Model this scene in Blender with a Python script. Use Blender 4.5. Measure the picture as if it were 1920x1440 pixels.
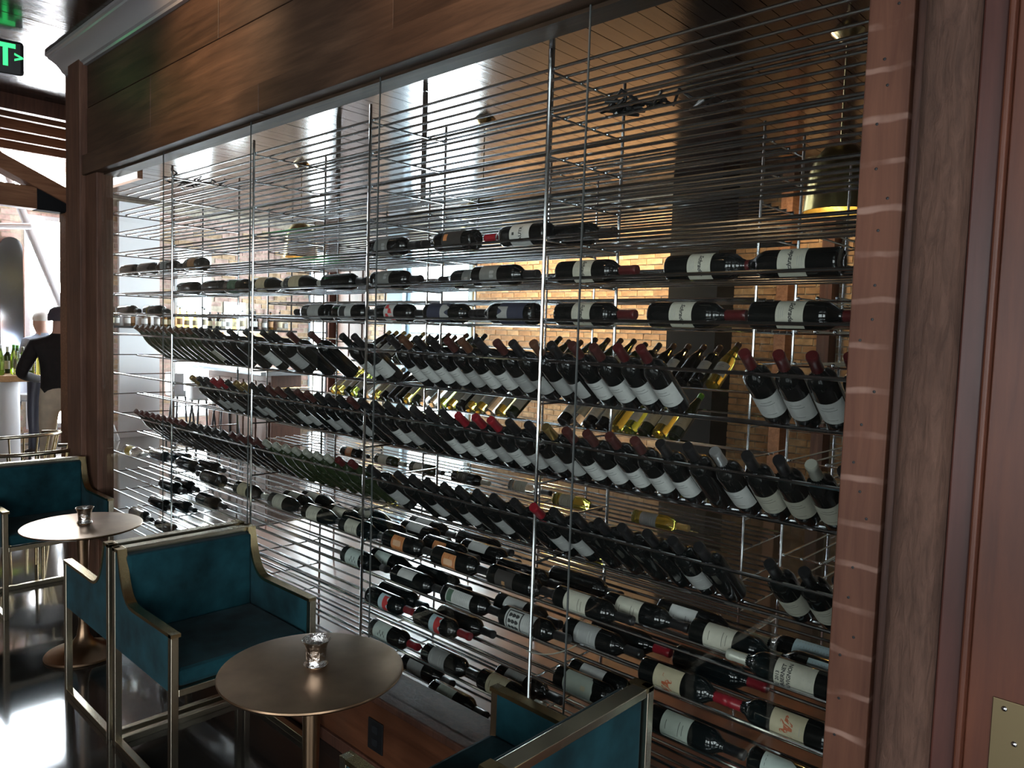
import bpy, bmesh, math, random
from mathutils import Vector, Matrix
random.seed(7)
for o in list(bpy.data.objects):
    bpy.data.objects.remove(o)
SC = bpy.context.scene
COL = SC.collection
PI = math.pi
R = math.radians

# ------------------------------------------------------------------ camera
cam_d = bpy.data.cameras.new('camera')
cam = bpy.data.objects.new('camera', cam_d)
COL.objects.link(cam)
SC.camera = cam
cam_d.sensor_width = 36.0
cam_d.lens = 36.0 * 1400.0 / 1920.0
cam_d.clip_start = 0.05
cam_d.clip_end = 100
yaw, pitch, roll = 0.748761760, -0.0663416690, 0.0329999946
cf = Vector((-math.sin(yaw) * math.cos(pitch), math.cos(yaw) * math.cos(pitch), math.sin(pitch)))
cr0 = Vector((math.cos(yaw), math.sin(yaw), 0))
cu0 = cr0.cross(cf)
cr = cr0 * math.cos(roll) + cu0 * math.sin(roll)
cu = -cr0 * math.sin(roll) + cu0 * math.cos(roll)
mw = Matrix.Identity(4)
for i in range(3):
    mw[i][0], mw[i][1], mw[i][2] = cr[i], cu[i], -cf[i]
mw[0][3], mw[1][3], mw[2][3] = 0.0, -1.7, 1.68
cam.matrix_world = mw

# ------------------------------------------------------------------ world, light, exposure
world = bpy.data.worlds.new('world')
SC.world = world
world.use_nodes = True
bg = world.node_tree.nodes['Background']
bg.inputs[0].default_value = (0.75, 0.85, 1.0, 1)
bg.inputs[1].default_value = 0.25
SC.view_settings.view_transform = 'Standard'
SC.view_settings.look = 'None'
SC.view_settings.gamma = 1.0
SC.view_settings.use_curve_mapping = False
SC.view_settings.exposure = 0.78
SC.cycles.use_denoising = True
SC.cycles.max_bounces = 10
SC.cycles.transparent_max_bounces = 24
SC.cycles.caustics_reflective = False
SC.cycles.caustics_refractive = False
SC.cycles.sample_clamp_indirect = 6.0
DAY = 28.0          # radiance of the daylight in the far windows
DAY_HALL = 60.0   # radiance of the tall end window, straight into the sun side
DAY_BACK = 4.8     # radiance of the windows in the wall behind the viewer


def lamp(name, kind, loc, power, color, size=0.1, rot=None, spot=None, blend=0.5):
    d = bpy.data.lights.new(name, kind)
    d.energy = power
    d.color = color
    if kind in ('POINT', 'SPOT'):
        d.shadow_soft_size = size
    if kind == 'SPOT':
        d.spot_size = spot
        d.spot_blend = blend
    o = bpy.data.objects.new(name, d)
    COL.objects.link(o)
    o.location = loc
    if rot:
        o.rotation_euler = rot
    return o


# ------------------------------------------------------------------ materials
MAT = {}


def new_mat(name):
    m = bpy.data.materials.new(name)
    m.use_nodes = True
    nt = m.node_tree
    return m, nt, nt.nodes, nt.links, nt.nodes['Principled BSDF']


def plain(name, col, rough=0.5, metal=0.0, noise=0.0, scale=12.0, bump=0.0, spec=0.5, trans=0.0, ior=1.5, sheen=0.0, coat=0.0):
    m, nt, N, L, b = new_mat(name)
    b.inputs['Base Color'].default_value = (*col, 1)
    b.inputs['Roughness'].default_value = rough
    b.inputs['Metallic'].default_value = metal
    b.inputs['Specular IOR Level'].default_value = spec
    b.inputs['Transmission Weight'].default_value = trans
    b.inputs['IOR'].default_value = ior
    b.inputs['Sheen Weight'].default_value = sheen
    b.inputs['Coat Weight'].default_value = coat
    if noise > 0 or bump > 0:
        tc = N.new('ShaderNodeTexCoord')
        nz = N.new('ShaderNodeTexNoise')
        nz.inputs['Scale'].default_value = scale
        nz.inputs['Detail'].default_value = 5
        L.new(tc.outputs['Object'], nz.inputs['Vector'])
        if noise > 0:
            rp = N.new('ShaderNodeValToRGB')
            rp.color_ramp.elements[0].position = 0.3
            rp.color_ramp.elements[1].position = 0.7
            rp.color_ramp.elements[0].color = (*[c * (1 - noise) for c in col], 1)
            rp.color_ramp.elements[1].color = (*[min(1, c * (1 + noise)) for c in col], 1)
            L.new(nz.outputs['Fac'], rp.inputs['Fac'])
            L.new(rp.outputs['Color'], b.inputs['Base Color'])
        if bump > 0:
            bp = N.new('ShaderNodeBump')
            bp.inputs['Strength'].default_value = bump
            bp.inputs['Distance'].default_value = 0.01
            L.new(nz.outputs['Fac'], bp.inputs['Height'])
            L.new(bp.outputs['Normal'], b.inputs['Normal'])
    MAT[name] = m
    return m


def wood(name, dark, light, axis='Z', rough=0.55, scale=3.0, bump=0.25, stretch=14.0, bands=0.0, spec=0.4, per_object=0.0):
    m, nt, N, L, b = new_mat(name)
    tc = N.new('ShaderNodeTexCoord')
    mp = N.new('ShaderNodeMapping')
    s = [stretch, stretch, stretch]
    s['XYZ'.index(axis)] = 1.0
    mp.inputs['Scale'].default_value = s
    L.new(tc.outputs['Object'], mp.inputs['Vector'])
    nz = N.new('ShaderNodeTexNoise')
    nz.inputs['Scale'].default_value = scale
    nz.inputs['Detail'].default_value = 8
    nz.inputs['Roughness'].default_value = 0.65
    nz.inputs['Distortion'].default_value = 0.6
    L.new(mp.outputs['Vector'], nz.inputs['Vector'])
    rp = N.new('ShaderNodeValToRGB')
    rp.color_ramp.elements[0].position = 0.32
    rp.color_ramp.elements[1].position = 0.72
    rp.color_ramp.elements[0].color = (*dark, 1)
    rp.color_ramp.elements[1].color = (*light, 1)
    L.new(nz.outputs['Fac'], rp.inputs['Fac'])
    out = rp.outputs['Color']
    big = N.new('ShaderNodeTexNoise')
    big.inputs['Scale'].default_value = 2.2
    L.new(tc.outputs['Object'], big.inputs['Vector'])
    mx = N.new('ShaderNodeMix')
    mx.data_type = 'RGBA'
    mx.blend_type = 'MULTIPLY'
    mx.inputs[0].default_value = 0.6
    rp2 = N.new('ShaderNodeValToRGB')
    rp2.color_ramp.elements[0].position = 0.35
    rp2.color_ramp.elements[1].position = 0.65
    rp2.color_ramp.elements[0].color = (0.55, 0.5, 0.48, 1)
    rp2.color_ramp.elements[1].color = (1.15, 1.1, 1.05, 1)
    L.new(big.outputs['Fac'], rp2.inputs['Fac'])
    L.new(out, mx.inputs[6])
    L.new(rp2.outputs['Color'], mx.inputs[7])
    out = mx.outputs[2]
    if per_object:
        oi = N.new('ShaderNodeObjectInfo')
        mr = N.new('ShaderNodeMapRange')
        mr.inputs['To Min'].default_value = 1 - per_object
        mr.inputs['To Max'].default_value = 1 + per_object
        L.new(oi.outputs['Random'], mr.inputs['Value'])
        mx3 = N.new('ShaderNodeMix')
        mx3.data_type = 'RGBA'
        mx3.blend_type = 'MULTIPLY'
        mx3.inputs[0].default_value = 1.0
        L.new(out, mx3.inputs[6])
        L.new(mr.outputs[0], mx3.inputs[7])
        out = mx3.outputs[2]
    if bands:
        # pale cross-cut marks left on the board every few centimetres
        wv = N.new('ShaderNodeTexWave')
        wv.wave_type = 'BANDS'
        wv.bands_direction = 'Z'
        wv.inputs['Scale'].default_value = 0.314 / bands
        wv.inputs['Distortion'].default_value = 1.1
        wv.inputs['Detail Scale'].default_value = 2.5
        L.new(tc.outputs['Object'], wv.inputs['Vector'])
        rb = N.new('ShaderNodeValToRGB')
        rb.color_ramp.elements[0].position = 0.93
        rb.color_ramp.elements[1].position = 0.985
        rb.color_ramp.elements[0].color = (0, 0, 0, 1)
        rb.color_ramp.elements[1].color = (0.75, 0.75, 0.75, 1)
        L.new(wv.outputs['Fac'], rb.inputs['Fac'])
        nm = N.new('ShaderNodeTexNoise')
        nm.inputs['Scale'].default_value = 9.0
        nm.inputs['Detail'].default_value = 4
        L.new(tc.outputs['Object'], nm.inputs['Vector'])
        rm = N.new('ShaderNodeMapRange')
        rm.inputs['From Min'].default_value = 0.38
        rm.inputs['From Max'].default_value = 0.68
        L.new(nm.outputs['Fac'], rm.inputs['Value'])
        mm = N.new('ShaderNodeMath')
        mm.operation = 'MULTIPLY'
        L.new(rb.outputs['Color'], mm.inputs[0])
        L.new(rm.outputs[0], mm.inputs[1])
        mx2 = N.new('ShaderNodeMix')
        mx2.data_type = 'RGBA'
        L.new(mm.outputs[0], mx2.inputs[0])
        L.new(out, mx2.inputs[6])
        mx2.inputs[7].default_value = (0.36, 0.22, 0.17, 1)
        out = mx2.outputs[2]
    L.new(out, b.inputs['Base Color'])
    b.inputs['Roughness'].default_value = rough
    b.inputs['Specular IOR Level'].default_value = spec
    bp = N.new('ShaderNodeBump')
    bp.inputs['Strength'].default_value = bump
    bp.inputs['Distance'].default_value = 0.006
    L.new(nz.outputs['Fac'], bp.inputs['Height'])
    L.new(bp.outputs['Normal'], b.inputs['Normal'])
    MAT[name] = m
    return m


def emit(name, col, strength):
    m = bpy.data.materials.new(name)
    m.use_nodes = True
    nt = m.node_tree
    nt.nodes.clear()
    o = nt.nodes.new('ShaderNodeOutputMaterial')
    e = nt.nodes.new('ShaderNodeEmission')
    e.inputs[0].default_value = (*col, 1)
    e.inputs[1].default_value = strength
    nt.links.new(e.outputs[0], o.inputs[0])
    MAT[name] = m
    return m


def glass_pane(name, tint=(0.97, 0.99, 0.98), f0=1.0):
    m = bpy.data.materials.new(name)
    m.use_nodes = True
    nt = m.node_tree
    nt.nodes.clear()
    o = nt.nodes.new('ShaderNodeOutputMaterial')
    tr = nt.nodes.new('ShaderNodeBsdfTransparent')
    tr.inputs[0].default_value = (*tint, 1)
    gl = nt.nodes.new('ShaderNodeBsdfGlossy')
    gl.inputs['Roughness'].default_value = 0.0
    gl.inputs[0].default_value = (1, 1, 1, 1)
    lw = nt.nodes.new('ShaderNodeLayerWeight')
    lw.inputs[0].default_value = 0.5
    pw = nt.nodes.new('ShaderNodeMath')
    pw.operation = 'POWER'
    pw.inputs[1].default_value = 5.0
    ml = nt.nodes.new('ShaderNodeMath')
    ml.operation = 'MULTIPLY_ADD'
    ml.inputs[1].default_value = 0.96 * f0
    ml.inputs[2].default_value = 0.04 * f0
    mix = nt.nodes.new('ShaderNodeMixShader')
    nt.links.new(lw.outputs['Facing'], pw.inputs[0])
    nt.links.new(pw.outputs[0], ml.inputs[0])
    nt.links.new(ml.outputs[0], mix.inputs[0])
    nt.links.new(tr.outputs[0], mix.inputs[1])
    nt.links.new(gl.outputs[0], mix.inputs[2])
    nt.links.new(mix.outputs[0], o.inputs[0])
    MAT[name] = m
    return m


wood('header_wood', (0.046, 0.026, 0.017), (0.125, 0.072, 0.044), 'X', rough=0.5, scale=2.0, per_object=0.25)
wood('post_wood', (0.095, 0.044, 0.027), (0.215, 0.108, 0.070), 'Z', rough=0.6, scale=3.0, bump=0.4)
wood('rough_post', (0.072, 0.038, 0.026), (0.150, 0.082, 0.058), 'Z', rough=0.8, scale=14.0, bump=1.0, stretch=5)
wood('jamb_wood', (0.100, 0.036, 0.019), (0.160, 0.066, 0.036), 'Z', rough=0.6, scale=2.5, bump=0.15, bands=0.096)
wood('door_wood', (0.085, 0.027, 0.015), (0.135, 0.045, 0.023), 'Z', rough=0.45, scale=2.0, bump=0.1)
wood('door_wood_dark', (0.060, 0.020, 0.015), (0.100, 0.036, 0.027), 'Z', rough=0.4, scale=2.0, bump=0.1)
wood('base_wood', (0.075, 0.026, 0.013), (0.150, 0.058, 0.028), 'X', rough=0.35, scale=2.0, per_object=0.2)
wood('ceiling_wood', (0.020, 0.013, 0.011), (0.050, 0.034, 0.028), 'Y', rough=0.14, scale=2.0, bump=0.10, spec=0.6, per_object=0.35)
wood('joist_wood', (0.120, 0.052, 0.024), (0.260, 0.125, 0.062), 'Y', rough=0.6)
wood('truss_wood', (0.190, 0.085, 0.042), (0.380, 0.190, 0.105), 'Y', rough=0.6)
wood('oak_top', (0.42, 0.24, 0.11), (0.62, 0.38, 0.19), 'X', rough=0.4)
wood('dark_door', (0.055, 0.022, 0.014), (0.130, 0.055, 0.034), 'Z', rough=0.5)
plain('crown_paint', (0.36, 0.35, 0.36), 0.2, spec=0.8)
plain('floor', (0.026, 0.023, 0.020), 0.08, noise=0.45, scale=2.5, bump=0.02, spec=0.9, ior=1.6)
plain('cellar_floor', (0.16, 0.060, 0.034), 0.28, noise=0.5, scale=5)
plain('chrome', (0.78, 0.80, 0.82), 0.12, metal=1.0)
plain('rod_steel', (0.62, 0.65, 0.68), 0.16, metal=1.0)
plain('seam', (0.10, 0.105, 0.105), 0.25)
plain('brass', (0.50, 0.39, 0.21), 0.24, metal=1.0, noise=0.15, scale=6)
plain("brass_pale", (0.62, 0.56, 0.43), 0.25, metal=1.0, noise=0.1, scale=6)
plain('plate_brass', (0.20, 0.155, 0.085), 0.35, metal=1.0)
plain('bronze', (0.30, 0.195, 0.12), 0.32, metal=1.0, noise=0.18, scale=9)
plain('silver', (0.80, 0.78, 0.75), 0.12, metal=1.0, bump=0.5, scale=70)
plain('shade_gold', (0.46, 0.37, 0.17), 0.28, metal=1.0, noise=0.2, scale=18, bump=0.35)
plain('velvet', (0.007, 0.040, 0.050), 0.85, noise=0.6, scale=7, sheen=0.06, spec=0.12)
plain('wall_plaster', (0.10, 0.075, 0.06), 0.8, noise=0.2, scale=3)
plain('brick_a', (0.40, 0.25, 0.15), 0.85, noise=0.35, scale=14, bump=0.6)
plain('brick_b', (0.50, 0.35, 0.22), 0.85, noise=0.35, scale=14, bump=0.6)
plain('brick_c', (0.33, 0.16, 0.10), 0.85, noise=0.35, scale=14, bump=0.6)
plain('brick_p', (0.52, 0.36, 0.31), 0.85, noise=0.4, scale=10, bump=0.6)
plain('mortar', (0.52, 0.46, 0.37), 0.9, noise=0.2, scale=20, bump=0.4)
plain('charcoal', (0.018, 0.019, 0.021), 0.9, spec=0.08)
plain('black', (0.008, 0.008, 0.009), 0.45)
plain('white_paint', (0.75, 0.76, 0.78), 0.4)
plain('pale_blue_frame', (0.42, 0.52, 0.60), 0.4)
plain('grey_stone', (0.36, 0.41, 0.46), 0.25, noise=0.15, scale=6)
plain('stool_seat', (0.72, 0.73, 0.76), 0.45)
plain('blue_cloth', (0.08, 0.22, 0.55), 0.7)
plain('navy_leg', (0.02, 0.022, 0.035), 0.5)
# bottles
plain('glass_dark', (0.005, 0.006, 0.006), 0.07, spec=0.55)
plain('glass_green', (0.020, 0.030, 0.012), 0.07, spec=0.6)
plain('glass_yellow', (0.60, 0.52, 0.10), 0.05, trans=0.85, ior=1.3)
plain('glass_lime', (0.45, 0.60, 0.10), 0.05, trans=0.85, ior=1.3)
plain('glass_clear', (0.85, 0.88, 0.86), 0.04, trans=0.9, ior=1.25)
plain('glass_amber', (0.50, 0.22, 0.03), 0.05, trans=0.7, ior=1.3)
for n_, c_, r_, m_ in (('black', (0.010, 0.010, 0.011), 0.35, 0.0), ('darkred', (0.072, 0.009, 0.010), 0.35, 0.0), ('red', (0.23, 0.010, 0.018), 0.35, 0.0),
                       ('maroon', (0.060, 0.016, 0.014), 0.38, 0.0), ('brown', (0.10, 0.042, 0.022), 0.4, 0.0), ('silver', (0.62, 0.62, 0.62), 0.3, 0.8),
                       ('gold', (0.55, 0.38, 0.14), 0.32, 0.9), ('green', (0.13, 0.42, 0.04), 0.4, 0.0), ('pale', (0.40, 0.40, 0.34), 0.4, 0.2), ('white', (0.7, 0.7, 0.68), 0.4, 0.0)):
    plain('cap_' + n_, c_, r_, metal=m_)
for n_, c_ in (('cream', (0.46, 0.44, 0.36)), ('white', (0.52, 0.52, 0.50)), ('beige', (0.46, 0.40, 0.27)), ('grey', (0.33, 0.33, 0.32)), ('mint', (0.47, 0.54, 0.50)),
               ('blue', (0.45, 0.58, 0.62)), ('orange', (0.55, 0.22, 0.08)), ('navy', (0.030, 0.034, 0.060)), ('dark', (0.030, 0.026, 0.024)), ('sage', (0.38, 0.42, 0.36)),
               ('brown', (0.34, 0.18, 0.08)), ('green', (0.06, 0.12, 0.08)), ('yellow', (0.62, 0.45, 0.06)), ('red', (0.55, 0.05, 0.05)), ('flower', (0.17, 0.17, 0.16)), ('ink', (0.03, 0.03, 0.03)), ('rust', (0.40, 0.10, 0.04)),
               ('pinkcream', (0.62, 0.38, 0.24))):
    plain('label_' + n_, c_, 0.65, noise=0.06, scale=60)
glass_pane('pane_glass', f0=0.45)
glass_pane('back_pane_glass', f0=0.3)
emit('daylight', (0.84, 0.93, 1.0), DAY)
emit('daylight_hall', (0.95, 0.98, 1.0), DAY_HALL)
emit('daylight_back', (0.90, 0.96, 1.0), DAY_BACK)
emit('exit_green', (0.02, 0.9, 0.16), 2.2)
emit('exit_glow', (0.05, 1.0, 0.22), 1.1)
emit('bulb', (1.0, 0.62, 0.22), 240.0)
emit('lamp_disc', (1.0, 0.68, 0.34), 22.0)


# ------------------------------------------------------------------ mesh helpers
class MB:
    def __init__(s):
        s.v, s.f = [], []

    def box(s, x0, x1, y0, y1, z0, z1):
        b = len(s.v)
        s.v += [(x0, y0, z0), (x1, y0, z0), (x1, y1, z0), (x0, y1, z0), (x0, y0, z1), (x1, y0, z1), (x1, y1, z1), (x0, y1, z1)]
        s.f += [(b, b + 3, b + 2, b + 1), (b + 4, b + 5, b + 6, b + 7), (b, b + 1, b + 5, b + 4), (b + 1, b + 2, b + 6, b + 5), (b + 2, b + 3, b + 7, b + 6), (b + 3, b, b + 4, b + 7)]
        return s

    def bar(s, p0, p1, w, h, up=(0, 0, 1)):
        p0, p1 = Vector(p0), Vector(p1)
        d = (p1 - p0).normalized()
        u = Vector(up)
        a = d.cross(u)
        if a.length < 1e-5:
            a = d.cross(Vector((1, 0, 0)))
        a.normalize()
        c = a.cross(d).normalized()
        b = len(s.v)
        for p in (p0, p1):
            for sx, sz in ((-1, -1), (1, -1), (1, 1), (-1, 1)):
                s.v.append(tuple(p + a * sx * w / 2 + c * sz * h / 2))
        s.f += [(b, b + 3, b + 2, b + 1), (b + 4, b + 5, b + 6, b + 7)]
        for k in range(4):
            j = (k + 1) % 4
            s.f.append((b + k, b + j, b + 4 + j, b + 4 + k))
        return s

    def tube(s, pts, rad, n=8, caps=True):
        pts = [Vector(p) for p in pts]
        rads = rad if isinstance(rad, (list, tuple)) else [rad] * len(pts)
        b0 = len(s.v)
        ref = None
        for i, p in enumerate(pts):
            d = (pts[min(i + 1, len(pts) - 1)] - pts[max(i - 1, 0)]).normalized()
            if ref is None:
                ref = Vector((0, 0, 1)) if abs(d.z) < 0.9 else Vector((1, 0, 0))
            a = d.cross(ref).normalized()
            c = a.cross(d).normalized()
            ref = c
            for k in range(n):
                t = 2 * PI * k / n
                s.v.append(tuple(p + (a * math.cos(t) + c * math.sin(t)) * rads[i]))
        for i in range(len(pts) - 1):
            for k in range(n):
                j = (k + 1) % n
                s.f.append((b0 + i * n + k, b0 + i * n + j, b0 + (i + 1) * n + j, b0 + (i + 1) * n + k))
        if caps:
            s.f.append(tuple(b0 + k for k in reversed(range(n))))
            e = b0 + (len(pts) - 1) * n
            s.f.append(tuple(e + k for k in range(n)))
        return s

    def lathe(s, prof, n=20, c=(0, 0, 0)):
        b0 = len(s.v)
        m = len(prof)
        for r, z in prof:
            for k in range(n):
                t = 2 * PI * k / n
                s.v.append((c[0] + r * math.cos(t), c[1] + r * math.sin(t), c[2] + z))
        for i in range(m - 1):
            for k in range(n):
                j = (k + 1) % n
                s.f.append((b0 + i * n + k, b0 + i * n + j, b0 + (i + 1) * n + j, b0 + (i + 1) * n + k))
        if prof[0][0] > 1e-6:
            s.f.append(tuple(b0 + k for k in reversed(range(n))))
        if prof[-1][0] > 1e-6:
            s.f.append(tuple(b0 + (m - 1) * n + k for k in range(n)))
        return s

    def sphere(s, c, r, n=10, m=6):
        prof = [(max(1e-7, r * math.sin(PI * i / m)), -r * math.cos(PI * i / m)) for i in range(m + 1)]
        return s.lathe(prof, n, c)

    def prism(s, poly, axis, a, b_):
        """poly: list of 2-D points; extruded along axis from a to b_ (axis 'X': (y,z), 'Y': (x,z), 'Z': (x,y))"""
        b0 = len(s.v)
        n = len(poly)
        for t in (a, b_):
            for p, q in poly:
                s.v.append({'X': (t, p, q), 'Y': (p, t, q), 'Z': (p, q, t)}[axis])
        s.f.append(tuple(b0 + k for k in range(n)))
        s.f.append(tuple(b0 + n + k for k in reversed(range(n))))
        for k in range(n):
            j = (k + 1) % n
            s.f.append((b0 + k, b0 + n + k, b0 + n + j, b0 + j))
        return s

    def mesh(s, name, mat, smooth=None):
        me = bpy.data.meshes.new(name)
        me.from_pydata(s.v, [], s.f)
        bm = bmesh.new()
        bm.from_mesh(me)
        bmesh.ops.recalc_face_normals(bm, faces=bm.faces)
        bm.to_mesh(me)
        bm.free()
        if mat:
            me.materials.append(MAT[mat])
        if smooth is not None:
            me.polygons.foreach_set('use_smooth', [True] * len(me.polygons))
            me.set_sharp_from_angle(angle=R(smooth))
        me.update()
        return me

    def build(s, name, mat, parent=None, smooth=None, bevel=0.0):
        o = obj(name, s.mesh(name, mat, smooth), parent)
        if bevel:
            md = o.modifiers.new('edge', 'BEVEL')
            md.width = bevel
            md.segments = 2
            md.limit_method = 'ANGLE'
        return o


def obj(name, me, parent=None):
    o = bpy.data.objects.new(name, me)
    COL.objects.link(o)
    if parent is not None:
        o.parent = parent
    return o


def tag(o, label=None, cat=None, group=None, kind=None):
    if label:
        o['label'] = label
    if cat:
        o['category'] = cat
    if group:
        o['group'] = group
    if kind:
        o['kind'] = kind
    return o


def empty(name, loc=(0, 0, 0), rz=0.0):
    o = bpy.data.objects.new(name, None)
    o.empty_display_size = 0.1
    COL.objects.link(o)
    o.location = loc
    o.rotation_euler = (0, 0, rz)
    return o


def struct(name, label=None, loc=(0, 0, 0)):
    o = empty(name, loc)
    return tag(o, label, None, None, 'structure')


_lib = {}


def text_mesh(txt, size, shear=0.0):
    """flat outline lettering as vertices/faces centred on the origin in the x/z plane"""
    key = (txt, size, shear)
    if key in _lib:
        return _lib[key]
    cu_ = bpy.data.curves.new('lettering', 'FONT')
    cu_.body = txt
    cu_.size = size
    cu_.shear = shear
    cu_.align_x = 'CENTER'
    cu_.align_y = 'CENTER'
    cu_.resolution_u = 2
    cu_.offset = size * 0.03
    o = bpy.data.objects.new('lettering', cu_)
    COL.objects.link(o)
    dg = bpy.context.evaluated_depsgraph_get()
    me = o.evaluated_get(dg).to_mesh()
    v = [tuple(p.co) for p in me.vertices]
    f = [tuple(p.vertices) for p in me.polygons]
    o.evaluated_get(dg).to_mesh_clear()
    bpy.data.objects.remove(o)
    bpy.data.curves.remove(cu_)
    _lib[key] = (v, f)
    return v, f


# ------------------------------------------------------------------ the setting: floor and ceiling
CEIL = 3.42
XL, XR, YF, YB = -11.5, 2.6, -5.6, 6.0      # end wall, right wall, wall behind the viewer, far wall
fl = MB().box(XL - 0.3, XR + 0.3, YF - 0.3, YB + 0.3, -0.12, 0.0).build('floor', 'floor')
tag(fl, 'dark polished concrete floor', kind='structure')
ce = struct('ceiling', 'glossy dark plank ceiling')
MB().box(-6.95, XR + 0.3, YF - 0.3, YB + 0.3, CEIL + 0.02, CEIL + 0.14).build('ceiling_board', 'ceiling_wood', ce)
w_ = 0.112
pm = MB().box(0, w_ - 0.004, YF - 0.2, YB + 0.2, 0, 0.02).mesh('plank', 'ceiling_wood')
pm2 = MB().box(0, w_ - 0.004, 1.25, YB + 0.2, 0, 0.02).mesh('plank', 'ceiling_wood')
pm3 = MB().box(0, w_ - 0.004, 1.78, YB + 0.2, 0, 0.02).mesh('plank', 'ceiling_wood')
MB().box(-9.2, -6.95, 1.25, YB + 0.3, CEIL + 0.02, CEIL + 0.14).build('ceiling_board', 'ceiling_wood', ce)
MB().box(XL - 0.3, -9.2, 1.78, YB + 0.3, CEIL + 0.02, CEIL + 0.14).build('ceiling_board', 'ceiling_wood', ce)
for k in range(41):
    o = obj('plank', pm2 if k < 20 else pm3, ce)
    o.location = (-6.95 - (k + 1) * w_, 0, CEIL + random.uniform(0, 0.0025))
n_pl = int((XR + 0.2 + 6.95) / w_)
for k in range(n_pl):
    o = obj('plank', pm, ce)
    o.location = (-6.95 + k * w_, 0, CEIL + random.uniform(0, 0.0025))
# open-joist part of the roof beyond the plank ceiling
MB().box(-9.2, -6.95, YF - 0.3, 1.30, 3.66, 3.72).build('roof_deck', 'joist_wood', ce)
MB().box(-9.26, -9.2, YF - 0.3, 1.78, 3.42, 4.75).build('riser', 'joist_wood', ce)
MB().box(XL - 0.3, -9.2, YF - 0.3, 2.5, 4.75, 4.81).build('roof_deck', 'joist_wood', ce)
MB().box(XL - 0.3, -9.2, 1.72, 1.78, 3.34, 4.75).build('riser', 'joist_wood', ce)
MB().box(-9.2, -6.95, 1.19, 1.25, 3.34, 3.66).build('riser', 'joist_wood', ce)
MB().box(-7.02, -6.95, YF - 0.2, 1.19, 3.30, 3.66).build('fascia', 'dark_door', ce)
jm = MB().box(-0.028, 0.028, YF - 0.1, 1.19, 3.34, 3.66).mesh('joist', 'joist_wood')
for k in range(4):
    o = obj('joist', jm, ce)
    o.location = (-7.42 - k * 0.46, 0, 0)


# ------------------------------------------------------------------ walls
def wall(name, label, mat, boxes):
    m = MB()
    for b in boxes:
        m.box(*b)
    o = m.build(name, mat)
    return tag(o, label, kind='structure')


def wall_with_holes(name, label, mat, plane, pos, thick, u0, u1, z0, z1, holes):
    """holes: (u0,u1,z0,z1) sorted along u; the wall stays one mesh of boxes"""
    m = MB()

    def add(a, b, c, d):
        if b - a > 1e-4 and d - c > 1e-4:
            if plane == 'Y':
                m.box(a, b, min(pos, pos + thick), max(pos, pos + thick), c, d)
            else:
                m.box(min(pos, pos + thick), max(pos, pos + thick), a, b, c, d)
    cur = u0
    for (a, b, c, d) in sorted(holes):
        add(cur, a, z0, z1)
        add(a, b, z0, c)
        add(a, b, d, z1)
        cur = b
    add(cur, u1, z0, z1)
    o = m.build(name, mat)
    return tag(o, label, kind='structure')


def window(n, plane, pos, u0, u1, z0, z1, cols, rows, frame, pane, depth=0.08, fw=0.06, bw=0.03):
    """framed window with real panes; daylight shows in the panes"""
    w = struct('window_%d' % n)

    def bx(a, b, c, d, e0, e1):
        m = MB()
        if plane == 'Y':
            m.box(a, b, pos + e0, pos + e1, c, d)
        else:
            m.box(pos + e0, pos + e1, a, b, c, d)
        return m
    bx(u0, u0 + fw, z0, z1, 0, depth).build('window_frame', frame, w)
    bx(u1 - fw, u1, z0, z1, 0, depth).build('window_frame', frame, w)
    bx(u0 + fw, u1 - fw, z0, z0 + fw, 0, depth).build('window_frame', frame, w)
    bx(u0 + fw, u1 - fw, z1 - fw, z1, 0, depth).build('window_frame', frame, w)
    a0, a1, c0, c1 = u0 + fw, u1 - fw, z0 + fw, z1 - fw
    for i in range(1, cols):
        u = a0 + (a1 - a0) * i / cols
        bx(u - bw / 2, u + bw / 2, c0, c1, 0.01, depth - 0.01).build('glazing_bar', frame, w)
    for j in range(1, rows):
        z = c0 + (c1 - c0) * j / rows
        bx(a0, a1, z - bw / 2, z + bw / 2, 0.012, depth - 0.012).build('glazing_bar', frame, w)
    for i in range(cols):
        for j in range(rows):
            ua, ub = a0 + (a1 - a0) * i / cols, a0 + (a1 - a0) * (i + 1) / cols
            za, zb = c0 + (c1 - c0) * j / rows, c0 + (c1 - c0) * (j + 1) / rows
            bx(ua, ub, za, zb, depth * 0.45, depth * 0.55).build('pane', pane, w)
    return w


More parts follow.
